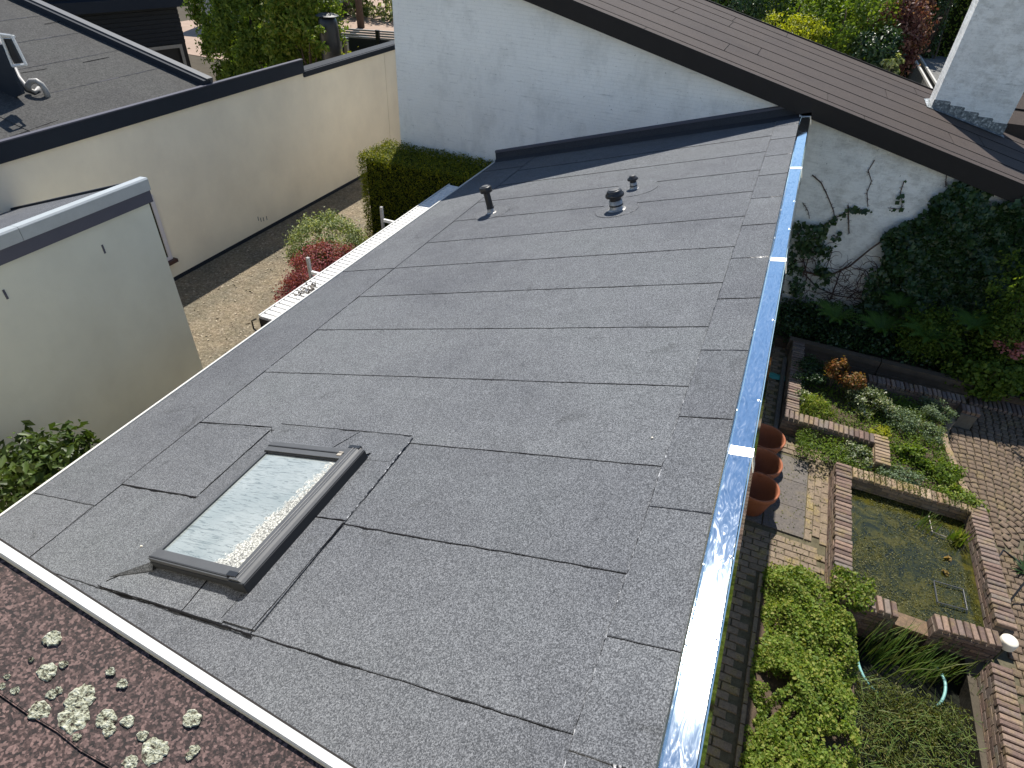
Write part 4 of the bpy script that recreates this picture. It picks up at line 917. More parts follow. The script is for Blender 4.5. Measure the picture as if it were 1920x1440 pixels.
# ================================================================== RIGHT-HAND GARDEN
def brick_mesh(name, L, W_, H, mat, ch=.006, j=0):
    r = random.Random(j); x, y = L/2, W_/2; c = ch
    def q(): return r.uniform(-.003, .003)
    v = [(-x, -y, 0), (x, -y, 0), (x, y, 0), (-x, y, 0), (-x+q(), -y+q(), H-c), (x+q(), -y+q(), H-c), (x+q(), y+q(), H-c), (-x+q(), y+q(), H-c),
         (-x+c*1.5, -y+c*1.5, H+q()*.6), (x-c*1.5, -y+c*1.5, H+q()*.6), (x-c*1.5, y-c*1.5, H+q()*.6), (-x+c*1.5, y-c*1.5, H+q()*.6)]
    f = [(0, 1, 5, 4), (1, 2, 6, 5), (2, 3, 7, 6), (3, 0, 4, 7), (4, 5, 9, 8), (5, 6, 10, 9), (6, 7, 11, 10), (7, 4, 8, 11), (8, 9, 10, 11)]
    b = MB(); b.add(v, f); return b.mesh(name, mat)
CAPM = [brick_mesh('brick', .21, .058, .062, BRICK_CAP, j=k) for k in range(5)]
CAPMO = [brick_mesh('brick', .21, .062, .062, BRICK_MOSS, j=k+9) for k in range(5)]
def brick_wall(p0, p1, ztop, label, moss=False, width=.21, zb=0.0, name='brick_wall', skip=None, courses=True, dz=0):
    p0 = Vector((*p0, 0)); p1 = Vector((*p1, 0)); t = (p1-p0).normalized(); L = (p1-p0).length; n = Vector((-t.y, t.x, 0)); mid = (p0+p1)/2
    w_ = empty(name, (mid.x, mid.y, zb), label, 'wall')
    ang = math.atan2(t.y, t.x); Mx = Matrix.Translation((p0.x, p0.y, 0)) @ Matrix.Rotation(ang, 4, 'Z')
    zc_ = ztop-.062; hw = width/2
    core = MB(); core.box((0.004, -hw+.012, zb), (L-.004, hw-.012, zc_-.004), Mx); core.build('mortar_core', MORTAR, w_)
    bd = MB(); z = zc_-.012-.05; row = 0
    while z > zb-.02:
        for side in (-1, 1):
            x = -.11*(row % 2)
            while x < L:
                a, c = max(x, 0), min(x+.205, L)
                if c-a > .03:
                    y0, y1 = (hw-.014, hw-.002) if side > 0 else (-hw+.002, -hw+.014)
                    jj = rnd.uniform(-.002, .002)
                    bd.box((a, y0+jj, z), (c, y1+jj, z+.05), Mx)
                x += .217
        for xx, s_ in ((-.004, 1), (L-.006, 1)):
            bd.box((xx, -hw+.004, z), (xx+.010, -.006, z+.05), Mx); bd.box((xx, .006, z), (xx+.010, hw-.004, z+.05), Mx)
        z -= .062; row += 1
    o = bd.build('brick_courses', BRICK_MOSS if moss else BRICK_CAP, w_); o['kind'] = 'stuff'
    nb = max(1, round(L/.0745)); pitch = L/nb
    for k in range(nb):
        if skip and skip(k): continue
        x = (k+.5)*pitch
        Mk = Mx @ Matrix.Translation((x+rnd.uniform(-.003, .003), rnd.uniform(-.008, .008), zc_+rnd.uniform(-.005, .006))) @ Matrix.Rotation(math.pi/2+rnd.uniform(-.035, .035), 4, 'Z') @ Matrix.Rotation(rnd.uniform(-.03, .03), 4, 'X')
        link('brick', rnd.choice(CAPMO if moss else CAPM), w_, Mk)
    return w_
ZT = .36
# side walls, named by what they bound
brick_wall((1.475, 8.97), (1.475, 11.2), ZT, 'low brick wall along the left side of the upper flower bed')
brick_wall((1.37, 8.86), (2.72, 8.86), ZT, 'low brick wall along the front of the upper flower bed')
brick_wall((2.82, 8.28), (2.82, 8.97), ZT, 'short brick wall stub right of the small square bed', moss=True)
brick_wall((2.27, 5.72), (2.27, 8.02), ZT, 'long brick wall along the left edge of the pond')
brick_wall((2.39, 7.91), (3.96, 7.91), ZT, 'mossy brick wall along the back of the pond', moss=True)
brick_wall((4.06, 5.98), (4.02, 8.05), ZT, 'brick wall along the right edge of the pond', moss=False)
brick_wall((2.25, 5.64), (2.88, 5.68), ZT, 'short brick wall at the front of the pond beside the ivy', zb=-.28)
brick_wall((3.28, 5.70), (3.96, 5.76), ZT, 'short brick wall at the front of the pond beside the white canister', zb=-.28)
brick_wall((3.80, 1.6), (3.92, 5.42), ZT-.02, 'brick wall along the right side of the lower pond', zb=-.28)
nw = brick_wall((2.66, 10.53), (4.2, 10.62), ZT+.02, 'brick wall between upper bed and timber sleepers')
b = empty('brick_pillar', (4.22, 10.35, 0), 'square brick pillar ending the wall behind the upper bed', 'pillar')
k_ = MB(); k_.box((4.12, 10.26, 0), (4.36, 10.52, .30)); k_.build('mortar_core', MORTAR, b)
for k in range(4): link('brick', CAPM[k], b, Matrix.Translation((4.15+.07*k, 10.39, .30)) @ Matrix.Rotation(math.pi/2, 4, 'Z'))
# sill stone between the two ponds
ss = MB(); ss.box((2.885, 5.60, .10), (3.27, 5.80, .17)); o = ss.build('overflow_slab', RUST); tag(o, 'rusty flat slab bridging the gap in the pond front wall', 'slab')
ss = MB(); ss.box((2.88, 5.68, -.3), (3.28, 5.74, .098)); o = ss.build('overflow_panel', BLACKP); tag(o, 'dark panel under the rusty slab between the ponds', 'panel')
# curved edging stones of the upper bed
ce_ = empty('bed_edging', (3.85, 9.3, 0), 'curved row of sandstone edging stones along the upper bed', 'edging')
cur = [Vector(onz(*p, .1)) for p in ((1792, 783), (1778, 797), (1770, 815), (1773, 832), (1781, 850), (1787, 866), (1794, 885), (1803, 905), (1812, 925))]
for a_, c_ in zip(cur[:-1], cur[1:]):
    for s in (.25, .75):
        p = a_.lerp(c_, s); an = math.atan2((c_-a_).y, (c_-a_).x)
        link('stone', rnd.choice(CAPMO), ce_, Matrix.Translation((p.x, p.y, .055)) @ Matrix.Rotation(an, 4, 'Z') @ Matrix.Scale(.75, 4, (1, 0, 0)) @ Matrix.Scale(1.6, 4, (0, 1, 0)))
# soil of the beds
b = MB(); b.box((1.58, 8.97, .0), (2.71, 10.45, .22)); b.add([(2.70, 7.99, .20), (3.95, 7.99, .20), (3.72, 9.4, .2), (3.92, 10.2, .2), (3.95, 10.45, .2), (2.70, 10.45, .2)], [(0, 1, 2, 3, 4, 5)])
b.box((2.27, 8.03, 0), (2.71, 8.74, .13)); tag(b.build('bed_soil', SOIL), kind='structure', label='brown soil of the raised flower beds')
b = MB(); b.box((.4, 11.35, 0), (8, 12.59, .22)); tag(b.build('back_bed_soil', SOIL), kind='structure', label='shaded soil below the ivy wall')
b = MB(); b.box((1.40, 1.6, 0), (2.49, 5.54, .06)); tag(b.build('cover_soil', SOIL), kind='structure', label='soil under the leafy ground cover')
# timber sleepers
tp = empty('timber_edging', (2.8, 11.25, 0), 'long weathered timber sleepers holding the shaded back bed', 'edging')
for z, dy in ((0, 0), (.12, .02), (.24, .0)):
    for a, c in ((1.3, 2.9), (2.915, 4.45)):
        b = MB(); b.box((a, 11.18+dy, z), (c, 11.32+dy, z+.115)); b.build('sleeper', TIMBER, tp)
# paving: patio pavers, slabs and fan cobbles
pv = MB(); pv.box((.30, -2, .002), (2.16, 11.18, .018)); pv.box((.30, 11.18, .002), (1.3, 12.59, .018))
pav = tag(pv.build('patio_paving', JOINT), kind='structure', label='mossy brick patio between house and ponds'); WM[pav] = Matrix.Identity(4)
PM = [brick_mesh('paver', .197, .095, .05, PAVER, .005, j=k+20) for k in range(5)]
placed = []
x = .36; slabs = (1.30, 6.60, 1.88, 8.22)
for k in range(124):
    y = -.3+k*.104
    for i in range(10):
        xx = .40+i*.207+(.1035 if k % 2 else 0)
        if slabs[0]-.07 < xx and slabs[1]-.06 < y < slabs[3]+.05: continue
        if slabs[0]-.6 < xx <= slabs[0]-.07 and slabs[1]-.06 < y < slabs[3]+.05: continue
        if xx > 1.29 and y < 5.75: continue
        if xx > 1.26 and y > 8.68: continue
        if y > 12.4 or xx > 2.1: continue
        placed.append((xx, y))
vis = [p for p in placed if p[0] > 1.15 and 5.6 < p[1] < 9]
vis = sorted(vis, key=lambda p: -p[0])[:260]; vs = set(vis)
for x, y in vis: link('paver', rnd.choice(PM), pav, Matrix.Translation((x, y, -.012+rnd.uniform(-.004, .004))) @ Matrix.Rotation(rnd.uniform(-.03, .03), 4, 'Z'))
b = MB()
for x, y in placed:
    if (x, y) not in vs: b.add([(x-.098, y-.047, .02), (x+.098, y-.047, .02), (x+.098, y+.047, .02), (x-.098, y+.047, .02), (x-.093, y-.042, .036), (x+.093, y-.042, .037), (x+.093, y+.042, .036), (x-.093, y+.042, .037)], [(0, 1, 5, 4), (1, 2, 6, 5), (2, 3, 7, 6), (3, 0, 4, 7), (4, 5, 6, 7)])
o = b.build('paver_field', PAVER, pav); o['kind'] = 'stuff'
sy = [6.60, 7.13, 7.67, 8.20]
for a, c in zip(sy[:-1], sy[1:]):
    for x0, x1 in ((1.32, 1.87), (.77, 1.31)):
        b = MB(); b.box((x0+.004, a+.004, .0), (x1-.004, c-.004, .042)); b.build('slab', SLAB, pav)
for y in np.arange(6.62, 8.2, .204):
    for x in (1.928, 2.028, 2.122): link('paver', rnd.choice(PM), pav, Matrix.Translation((x, y+.08+(.1 if x > 2 and x < 2.1 else 0), -.012)) @ Matrix.Rotation(math.pi/2, 4, 'Z'))
# border kerb along ground cover
kb = empty('patio_kerb', (1.38, 4, 0), 'thin row of brick kerb stones left of the leafy ground cover', 'kerb')
for k in range(18):
    y = 1.7+k*.225
    if y < 5.8: b = MB(); b.box((1.365, y, .0), (1.41, y+.21, .075)); b.build('kerb_stone', PAVER, kb)
kb2 = MB(); kb2.box((1.28, 8.62, 0), (1.345, 10.9, .12)); o = kb2.build('stone_strip', SLAB); tag(o, 'narrow pale stone strip left of the upper flower bed', 'kerb')
# fan cobbles
cb = MB(); cb.box((3.6, 5.9, .0), (9, 11.3, .016)); cb.box((3.95, -2, .0), (9, 5.9, .016))
cob = tag(cb.build('cobble_paving', JOINT), kind='structure', label='pinkish cobbles laid in fans right of the ponds'); WM[cob] = Matrix.Identity(4)
CM = [brick_mesh('cobble', .098, .098, .06, COBBLE, .010, j=k+40) for k in range(6)]
fc = onz(1868, 1000, 0); pos = []
for r_ in range(0, 34):
    rad = .112*r_; nk = max(1, int(2*math.pi*rad/.112))
    for k in range(nk):
        a = 2*math.pi*(k+.5*(r_ % 2))/nk; x, y = fc[0]+rad*math.cos(a), fc[1]+rad*math.sin(a)
        if r_ > 2 and a > math.pi+.35 and a < 2*math.pi-.1: continue
        pos.append((x, y, a))
for i in range(60):
    for k in range(60):
        x, y = 3.98+i*.112, 1.5+k*.112
        dx, dy = x-fc[0], y-fc[1]; a = math.atan2(dy, dx) % (2*math.pi)
        if math.pi+.35 < a < 2*math.pi-.1 and math.hypot(dx, dy) > .2: pos.append((x+(.05 if k % 2 else 0), y, 0))
def okc(x, y):
    if x > 8.5 or y > 11.1: return False
    if y < 8.05: return x > 4.21
    if y < 9.0: return x > 3.92+(9.0-y)*.0
    if y < 10.2: return x > 3.86+max(0, (y-9.4))*.25
    return x > 4.42
pos = [p for p in pos if okc(p[0], p[1])]
# drop overlapping stones
grid = {}; keep = []
for p in pos:
    gk = (int(p[0]/.1), int(p[1]/.1)); bad = False
    for ax in (-1, 0, 1):
        for ay in (-1, 0, 1):
            for q in grid.get((gk[0]+ax, gk[1]+ay), ()):
                if (q[0]-p[0])**2+(q[1]-p[1])**2 < .088**2: bad = True
    if not bad: grid.setdefault(gk, []).append(p); keep.append(p)
def inview(x, y):
    d_ = np.array([x, y, .05])-CAMP; zc2 = d_@fwd; px = 960+F*(d_@CR)/zc2; py = 720-F*(d_@CU)/zc2
    return zc2 > 0 and px < 1930 and py < 1450
keep.sort(key=lambda p: (0 if inview(p[0], p[1]) else 1, p[0]**2+p[1]**2))
for x, y, a in keep[:290]: link('cobble', rnd.choice(CM), cob, Matrix.Translation((x, y, -.014+rnd.uniform(-.004, .004))) @ Matrix.Rotation(a+rnd.uniform(-.08, .08), 4, 'Z'))
b = MB()
for x, y, a in keep[290:]:
    c, s = math.cos(a), math.sin(a); ring = []
    for h_, zz in ((.049, .014), (.040, .044)):
        for sx, sy_ in ((-1, -1), (1, -1), (1, 1), (-1, 1)):
            ring.append((x+h_*(sx*c-sy_*s), y+h_*(sx*s+sy_*c), zz+rnd.uniform(-.002, .003)))
    b.add(ring, [(0, 1, 5, 4), (1, 2, 6, 5), (2, 3, 7, 6), (3, 0, 4, 7), (4, 5, 6, 7)])
o = b.build('cobble_field', COBBLE, cob); o['kind'] = 'stuff'
# soldier course in the shade behind the pillar
so_ = empty('soldier_course', (5.2, 10.95, 0), 'row of upright bricks edging the shaded cobbles', 'edging')
for k in range(34): link('brick', rnd.choice(CAPM), so_, Matrix.Translation((4.48+k*.075, 11.2-.0*k, .03)) @ Matrix.Rotation(math.pi/2, 4, 'Z') @ Matrix.Scale(1.5, 4, (1, 0, 0)))

# ponds
b = MB(); b.box((2.375, 5.74, .02), (3.93, 7.81, .14)); tag(b.build('pond_water', POND), kind='structure', label='algae green pond water')
b = MB(); b.add([(2.5, 2.0, -.22), (3.72, 2.0, -.22), (3.72, 5.6, -.22), (2.5, 5.6, -.22)], [(0, 1, 2, 3)]); tag(b.build('lower_pond_water', PIT), kind='structure', label='black water of the lower pond')
b = MB()
for a, c in (((2.5, 2), (2.5, 5.6)), ((3.72, 5.6), (3.72, 2)), ((2.5, 5.6), (3.72, 5.6)), ((3.72, 2), (2.5, 2))): b.add([(*a, -.5), (*c, -.5), (*c, .01), (*a, .01)], [(0, 1, 2, 3)])
tag(b.build('pond_liner', MUD), kind='structure', label='dark liner of the lower pond')
# weed floating in the pond
def stuffl(name, P, mat, size, label, nrm=None, **kw):
    o = leaves(name, P, mat, size, None, nrm, **kw); tag(o, label, kind='stuff'); return o
def scatter(n, x0, x1, y0, y1, z0, z1, clumps=30, cs=.08):
    c = np.c_[nr.uniform(x0, x1, clumps), nr.uniform(y0, y1, clumps)]; k = nr.integers(0, clumps, n)
    q = c[k]+nr.normal(0, cs, (n, 2)); mk = (q[:, 0] > x0) & (q[:, 0] < x1) & (q[:, 1] > y0) & (q[:, 1] < y1); q = q[mk]
    return np.c_[q, nr.uniform(z0, z1, len(q))]
stuffl('pond_weed', scatter(9000, 2.4, 3.9, 5.8, 7.8, .141, .155, 90, .12), leafmat('algae_leaf', [(.06, .07, .012), (.11, .10, .015), (.05, .06, .02), (.2, .19, .1)], .1), .022, 'floating algae and weed on the pond', spread=.35, aspect=.3)
def blades(name, cx, cy, z, n, r, h, lean, mat, label, cat='reeds', w=.006, group=None):
    t = empty(name, (cx, cy, z), label, cat, group); b = MB()
    for k in range(n):
        a = rnd.uniform(0, 6.28); q = rnd.uniform(0, r)**.9; x, y = cx+q*math.cos(a), cy+q*math.sin(a)
        hh = h*rnd.uniform(.55, 1.1); lx, ly = lean[0]*hh+rnd.gauss(0, .16)*hh, lean[1]*hh+rnd.gauss(0, .16)*hh
        sx, sy_ = rnd.uniform(-1, 1), rnd.uniform(-1, 1); l_ = math.hypot(sx, sy_)+1e-6; sx *= w/l_; sy_ *= w/l_
        p = [(x, y, z), (x+lx*.35, y+ly*.35, z+hh*.5), (x+lx*.8, y+ly*.8, z+hh*.85), (x+lx*1.25, y+ly*1.25, z+hh)]
        v = []
        for i, (pp, ww) in enumerate(zip(p, (1, .9, .6, .1))): v += [(pp[0]-sx*ww, pp[1]-sy_*ww, pp[2]), (pp[0]+sx*ww, pp[1]+sy_*ww, pp[2])]
        b.add(v, [(0, 1, 3, 2), (2, 3, 5, 4), (4, 5, 7, 6)])
    b.build('blades', mat, t); return t
for px, py, n, r, h, lab in ((1640, 1240, 70, .22, .60, 'reed clump nearest the ground cover in the lower pond'), (1700, 1262, 60, .2, .55, 'reed clump in the middle of the lower pond'), (1745, 1275, 34, .14, .5, 'thin reed clump inside the hose loop'), (1812, 1290, 26, .10, .45, 'reed clump nearest the white canister in the lower pond'), (1845, 1350, 40, .2, .4, 'reed clump along the right lower pond wall')):
    c = onz(px, py, -.2); blades('reed_clump', c[0], c[1], -.22, n, r, h, (.25, .22), L_REED, lab, 'reeds')
c = onz(1797, 1015, .15); blades('water_plant', c[0], c[1], .14, 60, .12, .22, (0, 0), L_BRIGHT, 'bright green rush growing in the pond corner by the right wall', 'water plant', .009)
c = onz(1735, 985, .15); blades('water_plant', c[0], c[1], .14, 34, .15, .2, (.2, .2), L_REED, 'thin rush at the shaded back wall of the pond', 'water plant', .006)
# tangle filling the lower pond
PP = scatter(24000, 2.52, 3.70, 2.0, 4.95, -.20, .04, 190, .12); PP[:, 2] += .05*np.sin(PP[:, 0]*9)*np.sin(PP[:, 1]*7)
stuffl('pond_tangle', PP, L_OLIVE, .035, 'tangled olive weeds filling the lower pond', spread=1.1, aspect=.35)
b = MB()
for k in range(900):
    x, y = rnd.uniform(2.5, 3.72), rnd.uniform(2.4, 4.9); a = rnd.uniform(0, 6.28); l_ = rnd.uniform(.08, .26); z = rnd.uniform(-.12, .04)
    p, q = Vector((x, y, z)), Vector((x+l_*math.cos(a), y+l_*math.sin(a), z+rnd.uniform(0, .12))); s = Vector((-math.sin(a), math.cos(a), 0))*.0035
    b.add([p-s, p+s, q+s*.3, q-s*.3], [(0, 1, 2, 3)])
o = b.build('dry_stalks', L_REED); tag(o, 'dry grass stalks lying across the lower pond', kind='stuff')
# hose loop
pts = [Vector(onz(px, py, z)) for px, py, z in ((1601, 1212, -.05), (1606, 1232, -.05), (1613, 1255, -.06), (1623, 1275, -.08), (1637, 1292, -.14), (1660, 1312, -.3), (1700, 1330, -.36), (1740, 1330, -.3), (1760, 1322, -.10), (1771, 1302, -.04), (1772, 1280, -.03), (1764, 1262, -.05), (1753, 1248, -.12), (1740, 1238, -.26))]
sp = []
for i in range(len(pts)-1):
    p0, p1, p2, p3 = pts[max(i-1, 0)], pts[i], pts[i+1], pts[min(i+2, len(pts)-1)]
    for k in range(5):
        t = k/5; sp.append(.5*((2*p1)+(p2-p0)*t+(2*p0-5*p1+4*p2-p3)*t*t+(3*p1-p0-3*p2+p3)*t**3))
b = MB(); b.tube(sp, .0165, 8); o = b.build('garden_hose', HOSE, None, True); tag(o, 'pale teal hose looping through the lower pond', 'hose')
# wire frame in the pond
pts = [Vector(onz(px, py, .17)) for px, py in ((1751, 1089), (1806, 1105), (1814, 1144), (1758, 1129))]
wf = empty('wire_frame', pts[0], 'thin rectangular wire frame lying in the pond', 'frame')
for a_, c_ in zip(pts, pts[1:]+pts[:1]): b = MB(); b.tube([a_, c_], .007, 5); b.build('wire', GREYMET, wf)
pts = [Vector(onz(px, py, .18)) for px, py in ((1741, 965), (1748, 997), (1774, 1007))]
b = MB(); b.tube(pts, .008, 5); o = b.build('bent_twig', WOODL); tag(o, 'thin bent twig lying in the back corner of the pond', 'twig')
for (px, py, lab) in ((1779, 1047, 'round orange dead leaf floating in the pond'), (1773, 1074, 'long yellow dead leaf floating in the pond')):
    c = onz(px, py, .16); P = np.array([c+nr.normal(0, .015, 3)*[1, 1, .2] for _ in range(9)]); o = leaves('dead_leaf', P, leafmat('dead_pond_leaf', [(.16, .10, .03), (.22, .15, .05), (.2, .13, .04)], .2), .07, None, spread=.3); tag(o, lab, 'leaf')
# white round cap beside the pond wall
c = onz(1887, 1208, .30)
lp = empty('canister', (c[0], c[1], 0), 'dirty white round plastic canister on the pond wall corner', 'canister')
b = MB(); b.lathe([(.085, .28), (.088, .30), (.088, .375), (.078, .392), (.05, .386), (.035, .394), (0, .396)], Matrix.Translation((c[0], c[1], 0)), 32); b.build('cover', LAMPW, lp, True)
b = MB(); b.lathe([(.03, 0), (.03, .28), (.08, .285)], Matrix.Translation((c[0], c[1], 0)), 14); b.build('post', BLACKP, lp, True)
# straight shadow line at the right edge, built as a solid dark rod
a_, c_ = Vector(onz(1886, 1137, .02)), Vector(onz(1932, 1078, .35))
b = MB(); b.tube([a_, c_], .012, 8); o = b.build('shadow_rod', BLACKP); tag(o, 'thin straight shadow line built as a dark rod on the cobbles at the right edge', 'shadow')
c = onz(1925, 1072, .05)  # jagged plant shadow on the cobbles, given shape as dark blades
t = empty('spiky_shadow', (c[0], c[1], 0), 'plant shadow built as dark spiky blades at the right edge of the cobbles', 'plant'); b = MB()
for k in range(22):
    a = rnd.uniform(0, 6.28); l_ = rnd.uniform(.12, .26); p = Vector((c[0], c[1], .03)); e = p+Vector((math.cos(a)*l_, math.sin(a)*l_, rnd.uniform(.03, .18))); sd = Vector((-math.sin(a), math.cos(a), 0))*.014
    b.add([p-sd*.5, p+sd*.5, p.lerp(e, .5)+sd, e, p.lerp(e, .5)-sd], [(0, 1, 2, 3, 4)])
b.build('foliage', L_DARK, t)
pts = [Vector(onz(px, py, .05)) for px, py in ((1866, 1054), (1881, 1031), (1925, 1064))]  # bent line of cast shadow, modelled as a dark tube
b = MB(); b.tube(pts, .012, 6); o = b.build('bent_shadow', BLACKP); tag(o, 'thin bent shadow line built as a dark tube on the cobbles beside the pond wall', 'shadow')
# pots
for px, lab in ((6.86, 'terracotta pot nearest the camera beside the metal trim'), (7.40, 'middle terracotta pot of the three beside the patio slabs'), (7.98, 'farthest terracotta pot of the three beside the patio slabs')):
    t = empty('terracotta_pot', (1.12, px, .04), lab, 'pot', 'empty terracotta pots on the patio')
    Mx = Matrix.Translation((1.12, px, .04)); H = .44
    b = MB(); b.lathe([(0, 0), (.17, 0), (.185, .01), (.268, H-.09), (.27, H-.085), (.285, H-.083), (.292, H-.01), (.288, H), (.27, H), (.262, H-.01), (.25, H-.09), (.165, .03), (0, .03)], Mx, 40); b.build('body', TERRA, t, True)
# teal cloth
P = onz(1458, 708, .03); b = MB(); v = [(P[0], P[1], .06)]
for k in range(12): a = 2*math.pi*k/12; v.append((P[0]+.2*math.cos(a)*rnd.uniform(.7, 1.2), P[1]+.12*math.sin(a)*rnd.uniform(.7, 1.2), .025+rnd.uniform(0, .03)))
b.add(v, [(0, 1+k, 1+(k+1) % 12) for k in range(12)]); o = b.build('teal_sheet', TEAL); tag(o, 'crumpled teal plastic sheet in the shade by the metal trim', 'sheet')

# ---- planting
P = scatter(60000, 1.40, 2.50, 1.7, 6.02, .10, .36, 420, .09)
hgt = .30+.06*np.sin(P[:, 0]*8)+.05*np.sin(P[:, 1]*6+1)+.03*np.sin(P[:, 1]*17+P[:, 0]*13); P[:, 2] = np.where(nr.random(len(P)) < .75, hgt-nr.uniform(0, .06, len(P)), P[:, 2])
wv_ = .07*np.sin(P[:, 1]*5.3)+.05*np.sin(P[:, 1]*13+1)
edge = np.minimum(np.minimum(P[:, 0]-1.45-wv_*.9, 2.50-P[:, 0]+wv_), 5.98-P[:, 1]+.06*np.sin(P[:, 0]*11)); cut_ = edge > -.03; P = P[cut_]; edge = edge[cut_]; P[:, 2] *= np.clip(edge/.18, .35, 1)
ns_ = np.sin(P[:, 0]*19+np.sin(P[:, 1]*7)*2)*np.sin(P[:, 1]*16+np.sin(P[:, 0]*9)*2)
hole = (((P[:, 0]-1.60)**2/2+(P[:, 1]-4.25)**2 < (.11+.05*ns_)**2)) | (((P[:, 0]-2.25)**2/3+(P[:, 1]-3.85)**2 < (.08+.05*ns_)**2)) | ((P[:, 1] < 4.3) & (ns_ > .72))
stuffl('ground_cover', P[~hole], L_BRIGHT, .034, 'dense bright green leafy ground cover left of the lower pond', spread=.65, aspect=.75)
P = scatter(2500, 2.15, 2.62, 5.5, 6.0, .25, .42, 40, .06); stuffl('trailing_cover', P, L_BRIGHT, .04, 'leafy cover climbing over the pond wall corner', spread=.8, aspect=.7)
def small_bush(name, px, py, z, r, mat, n, size, label, cat='plant', cl=30, cs=.16, asp=.55):
    c = onz(px, py, z); P, q = ell((c[0], c[1], z), r, n, cl, cs, .4); t = empty(name, (c[0], c[1], .2), label, cat); leaves('foliage', P, mat, size, t, q, aspect=asp)
    b = MB()
    for k in range(6): a = rnd.uniform(0, 6.28); b.tube([(c[0], c[1], .18), (c[0]+.5*r[0]*math.cos(a), c[1]+.5*r[1]*math.sin(a), z+r[2]*.3)], [.008, .003], 4)
    b.build('stems', BARK, t); return t
small_bush('orange_shrub', 1572, 690, .66, (.17, .2, .18), L_ORANGE, 1500, .045, 'small orange leaved shrub at the back of the upper bed', 'shrub')
small_bush('orange_shrub', 1597, 712, .58, (.2, .18, .15), L_ORANGE, 1300, .045, 'lower right half of the orange leaved planting', 'shrub')
small_bush('dark_green_plant', 1520, 700, .38, (.3, .35, .2), L_DARK, 2200, .04, 'dark green plant left of the orange shrub')
small_bush('flowering_plant', 1630, 755, .36, (.34, .34, .2), L_WHITE, 3400, .04, 'white flowering plant in the middle of the upper bed')
small_bush('flowering_plant', 1505, 745, .3, (.14, .2, .14), L_WHITE, 800, .035, 'white flecked plant at the left end of the upper bed')
small_bush('grassy_plant', 1530, 765, .32, (.3, .3, .16), L_BRIGHT, 2200, .05, 'light green grassy plant at the front of the upper bed', asp=.2)
small_bush('herb_plant', 1690, 785, .32, (.3, .28, .14), L_GREY, 2800, .03, 'grey-green herb cushion right of the white flowers')
small_bush('herb_plant', 1755, 770, .32, (.26, .24, .15), L_GREY, 2600, .03, 'grey-green herb cushion at the brick pillar')
small_bush('herb_plant', 1748, 812, .3, (.2, .2, .12), L_GREY, 1700, .03, 'small blue-green herb cushion by the curved edging')
small_bush('yellow_plant', 1650, 815, .28, (.16, .24, .12), L_YELL, 1100, .035, 'yellow-green weed strip behind the brick stub')
small_bush('leafy_plant', 1715, 855, .3, (.26, .18, .14), L_MID, 1400, .05, 'broad leafy plant in the lower part of the bed')
small_bush('leafy_plant', 1685, 890, .3, (.32, .2, .13), L_GREY, 1800, .035, 'feathery green plant behind the pond wall')
small_bush('leafy_plant', 1775, 885, .3, (.24, .26, .14), L_MID, 1600, .04, 'dark green plant at the right end of the bed')
small_bush('spreading_plant', 1805, 935, .3, (.28, .22, .12), L_BRIGHT, 2000, .04, 'light green plant spilling over the pond corner')
small_bush('square_bed_plant', 1610, 855, .22, (.26, .28, .13), L_WHITE, 2200, .04, 'white flecked plant filling the small square bed')
small_bush('corner_plant', 1585, 1108, .34, (.14, .1, .08), L_OLIVE, 700, .03, 'mossy weeds on the corner of the pond front wall')
stuffl('bed_weeds', scatter(15000, 1.6, 3.85, 8.05, 10.4, .20, .30, 260, .11), L_MID, .034, 'low scattered weeds over the soil of the raised beds', spread=.9)
stuffl('wall_moss', scatter(2400, 2.4, 3.95, 7.8, 8.02, .345, .375, 60, .05), L_OLIVE, .02, 'moss and weeds on the back pond wall', spread=.9)

# ivy on the gable wall, clipped to the outline seen in the photograph
outl = [(1655, 640), (1600, 600), (1650, 520), (1660, 480), (1655, 445), (1690, 425), (1738, 412), (1752, 380), (1800, 343), (1845, 350), (1858, 372), (1842, 396), (1870, 388), (1925, 372), (2050, 400), (2200, 600), (2200, 820)]
pol = np.array([ony(px, py, 12.4)[[0, 2]] for px, py in outl])
def inpoly(x, z, pol):
    c = np.zeros(len(x), bool); n = len(pol)
    for i in range(n):
        x0, z0 = pol[i]; x1, z1 = pol[(i+1) % n]
        mk = ((z0 > z) != (z1 > z)) & (x < (x1-x0)*(z-z0)/(z1-z0+1e-12)+x0); c ^= mk
    return c
n = 90000; X_ = nr.uniform(1.2, 6.5, n); Z_ = nr.uniform(-.2, 4.2, n)
mk = inpoly(X_+nr.normal(0, .03, n), Z_+nr.normal(0, .03, n), pol) & (Z_ > .1); X_, Z_ = X_[mk], Z_[mk]
dep = .18+.14*np.sin(X_*5+1)*np.sin(Z_*4)+.10*np.sin(X_*11)*np.sin(Z_*13+2)+.35*np.clip(1.4-Z_, 0, 1)
Yv = 12.56-np.clip(dep, .03, 1)*nr.uniform(.35, 1.05, len(X_))
iv = empty('ivy_mass', (3.6, 12.3, .2), 'dense dark ivy covering the right part of the white gable wall', 'ivy')
leaves('foliage', np.c_[X_, Yv, Z_], L_DARK, .085, iv, np.tile([0, -.8, .55], (len(X_), 1)), aspect=.85, spread=.5)
b = MB()
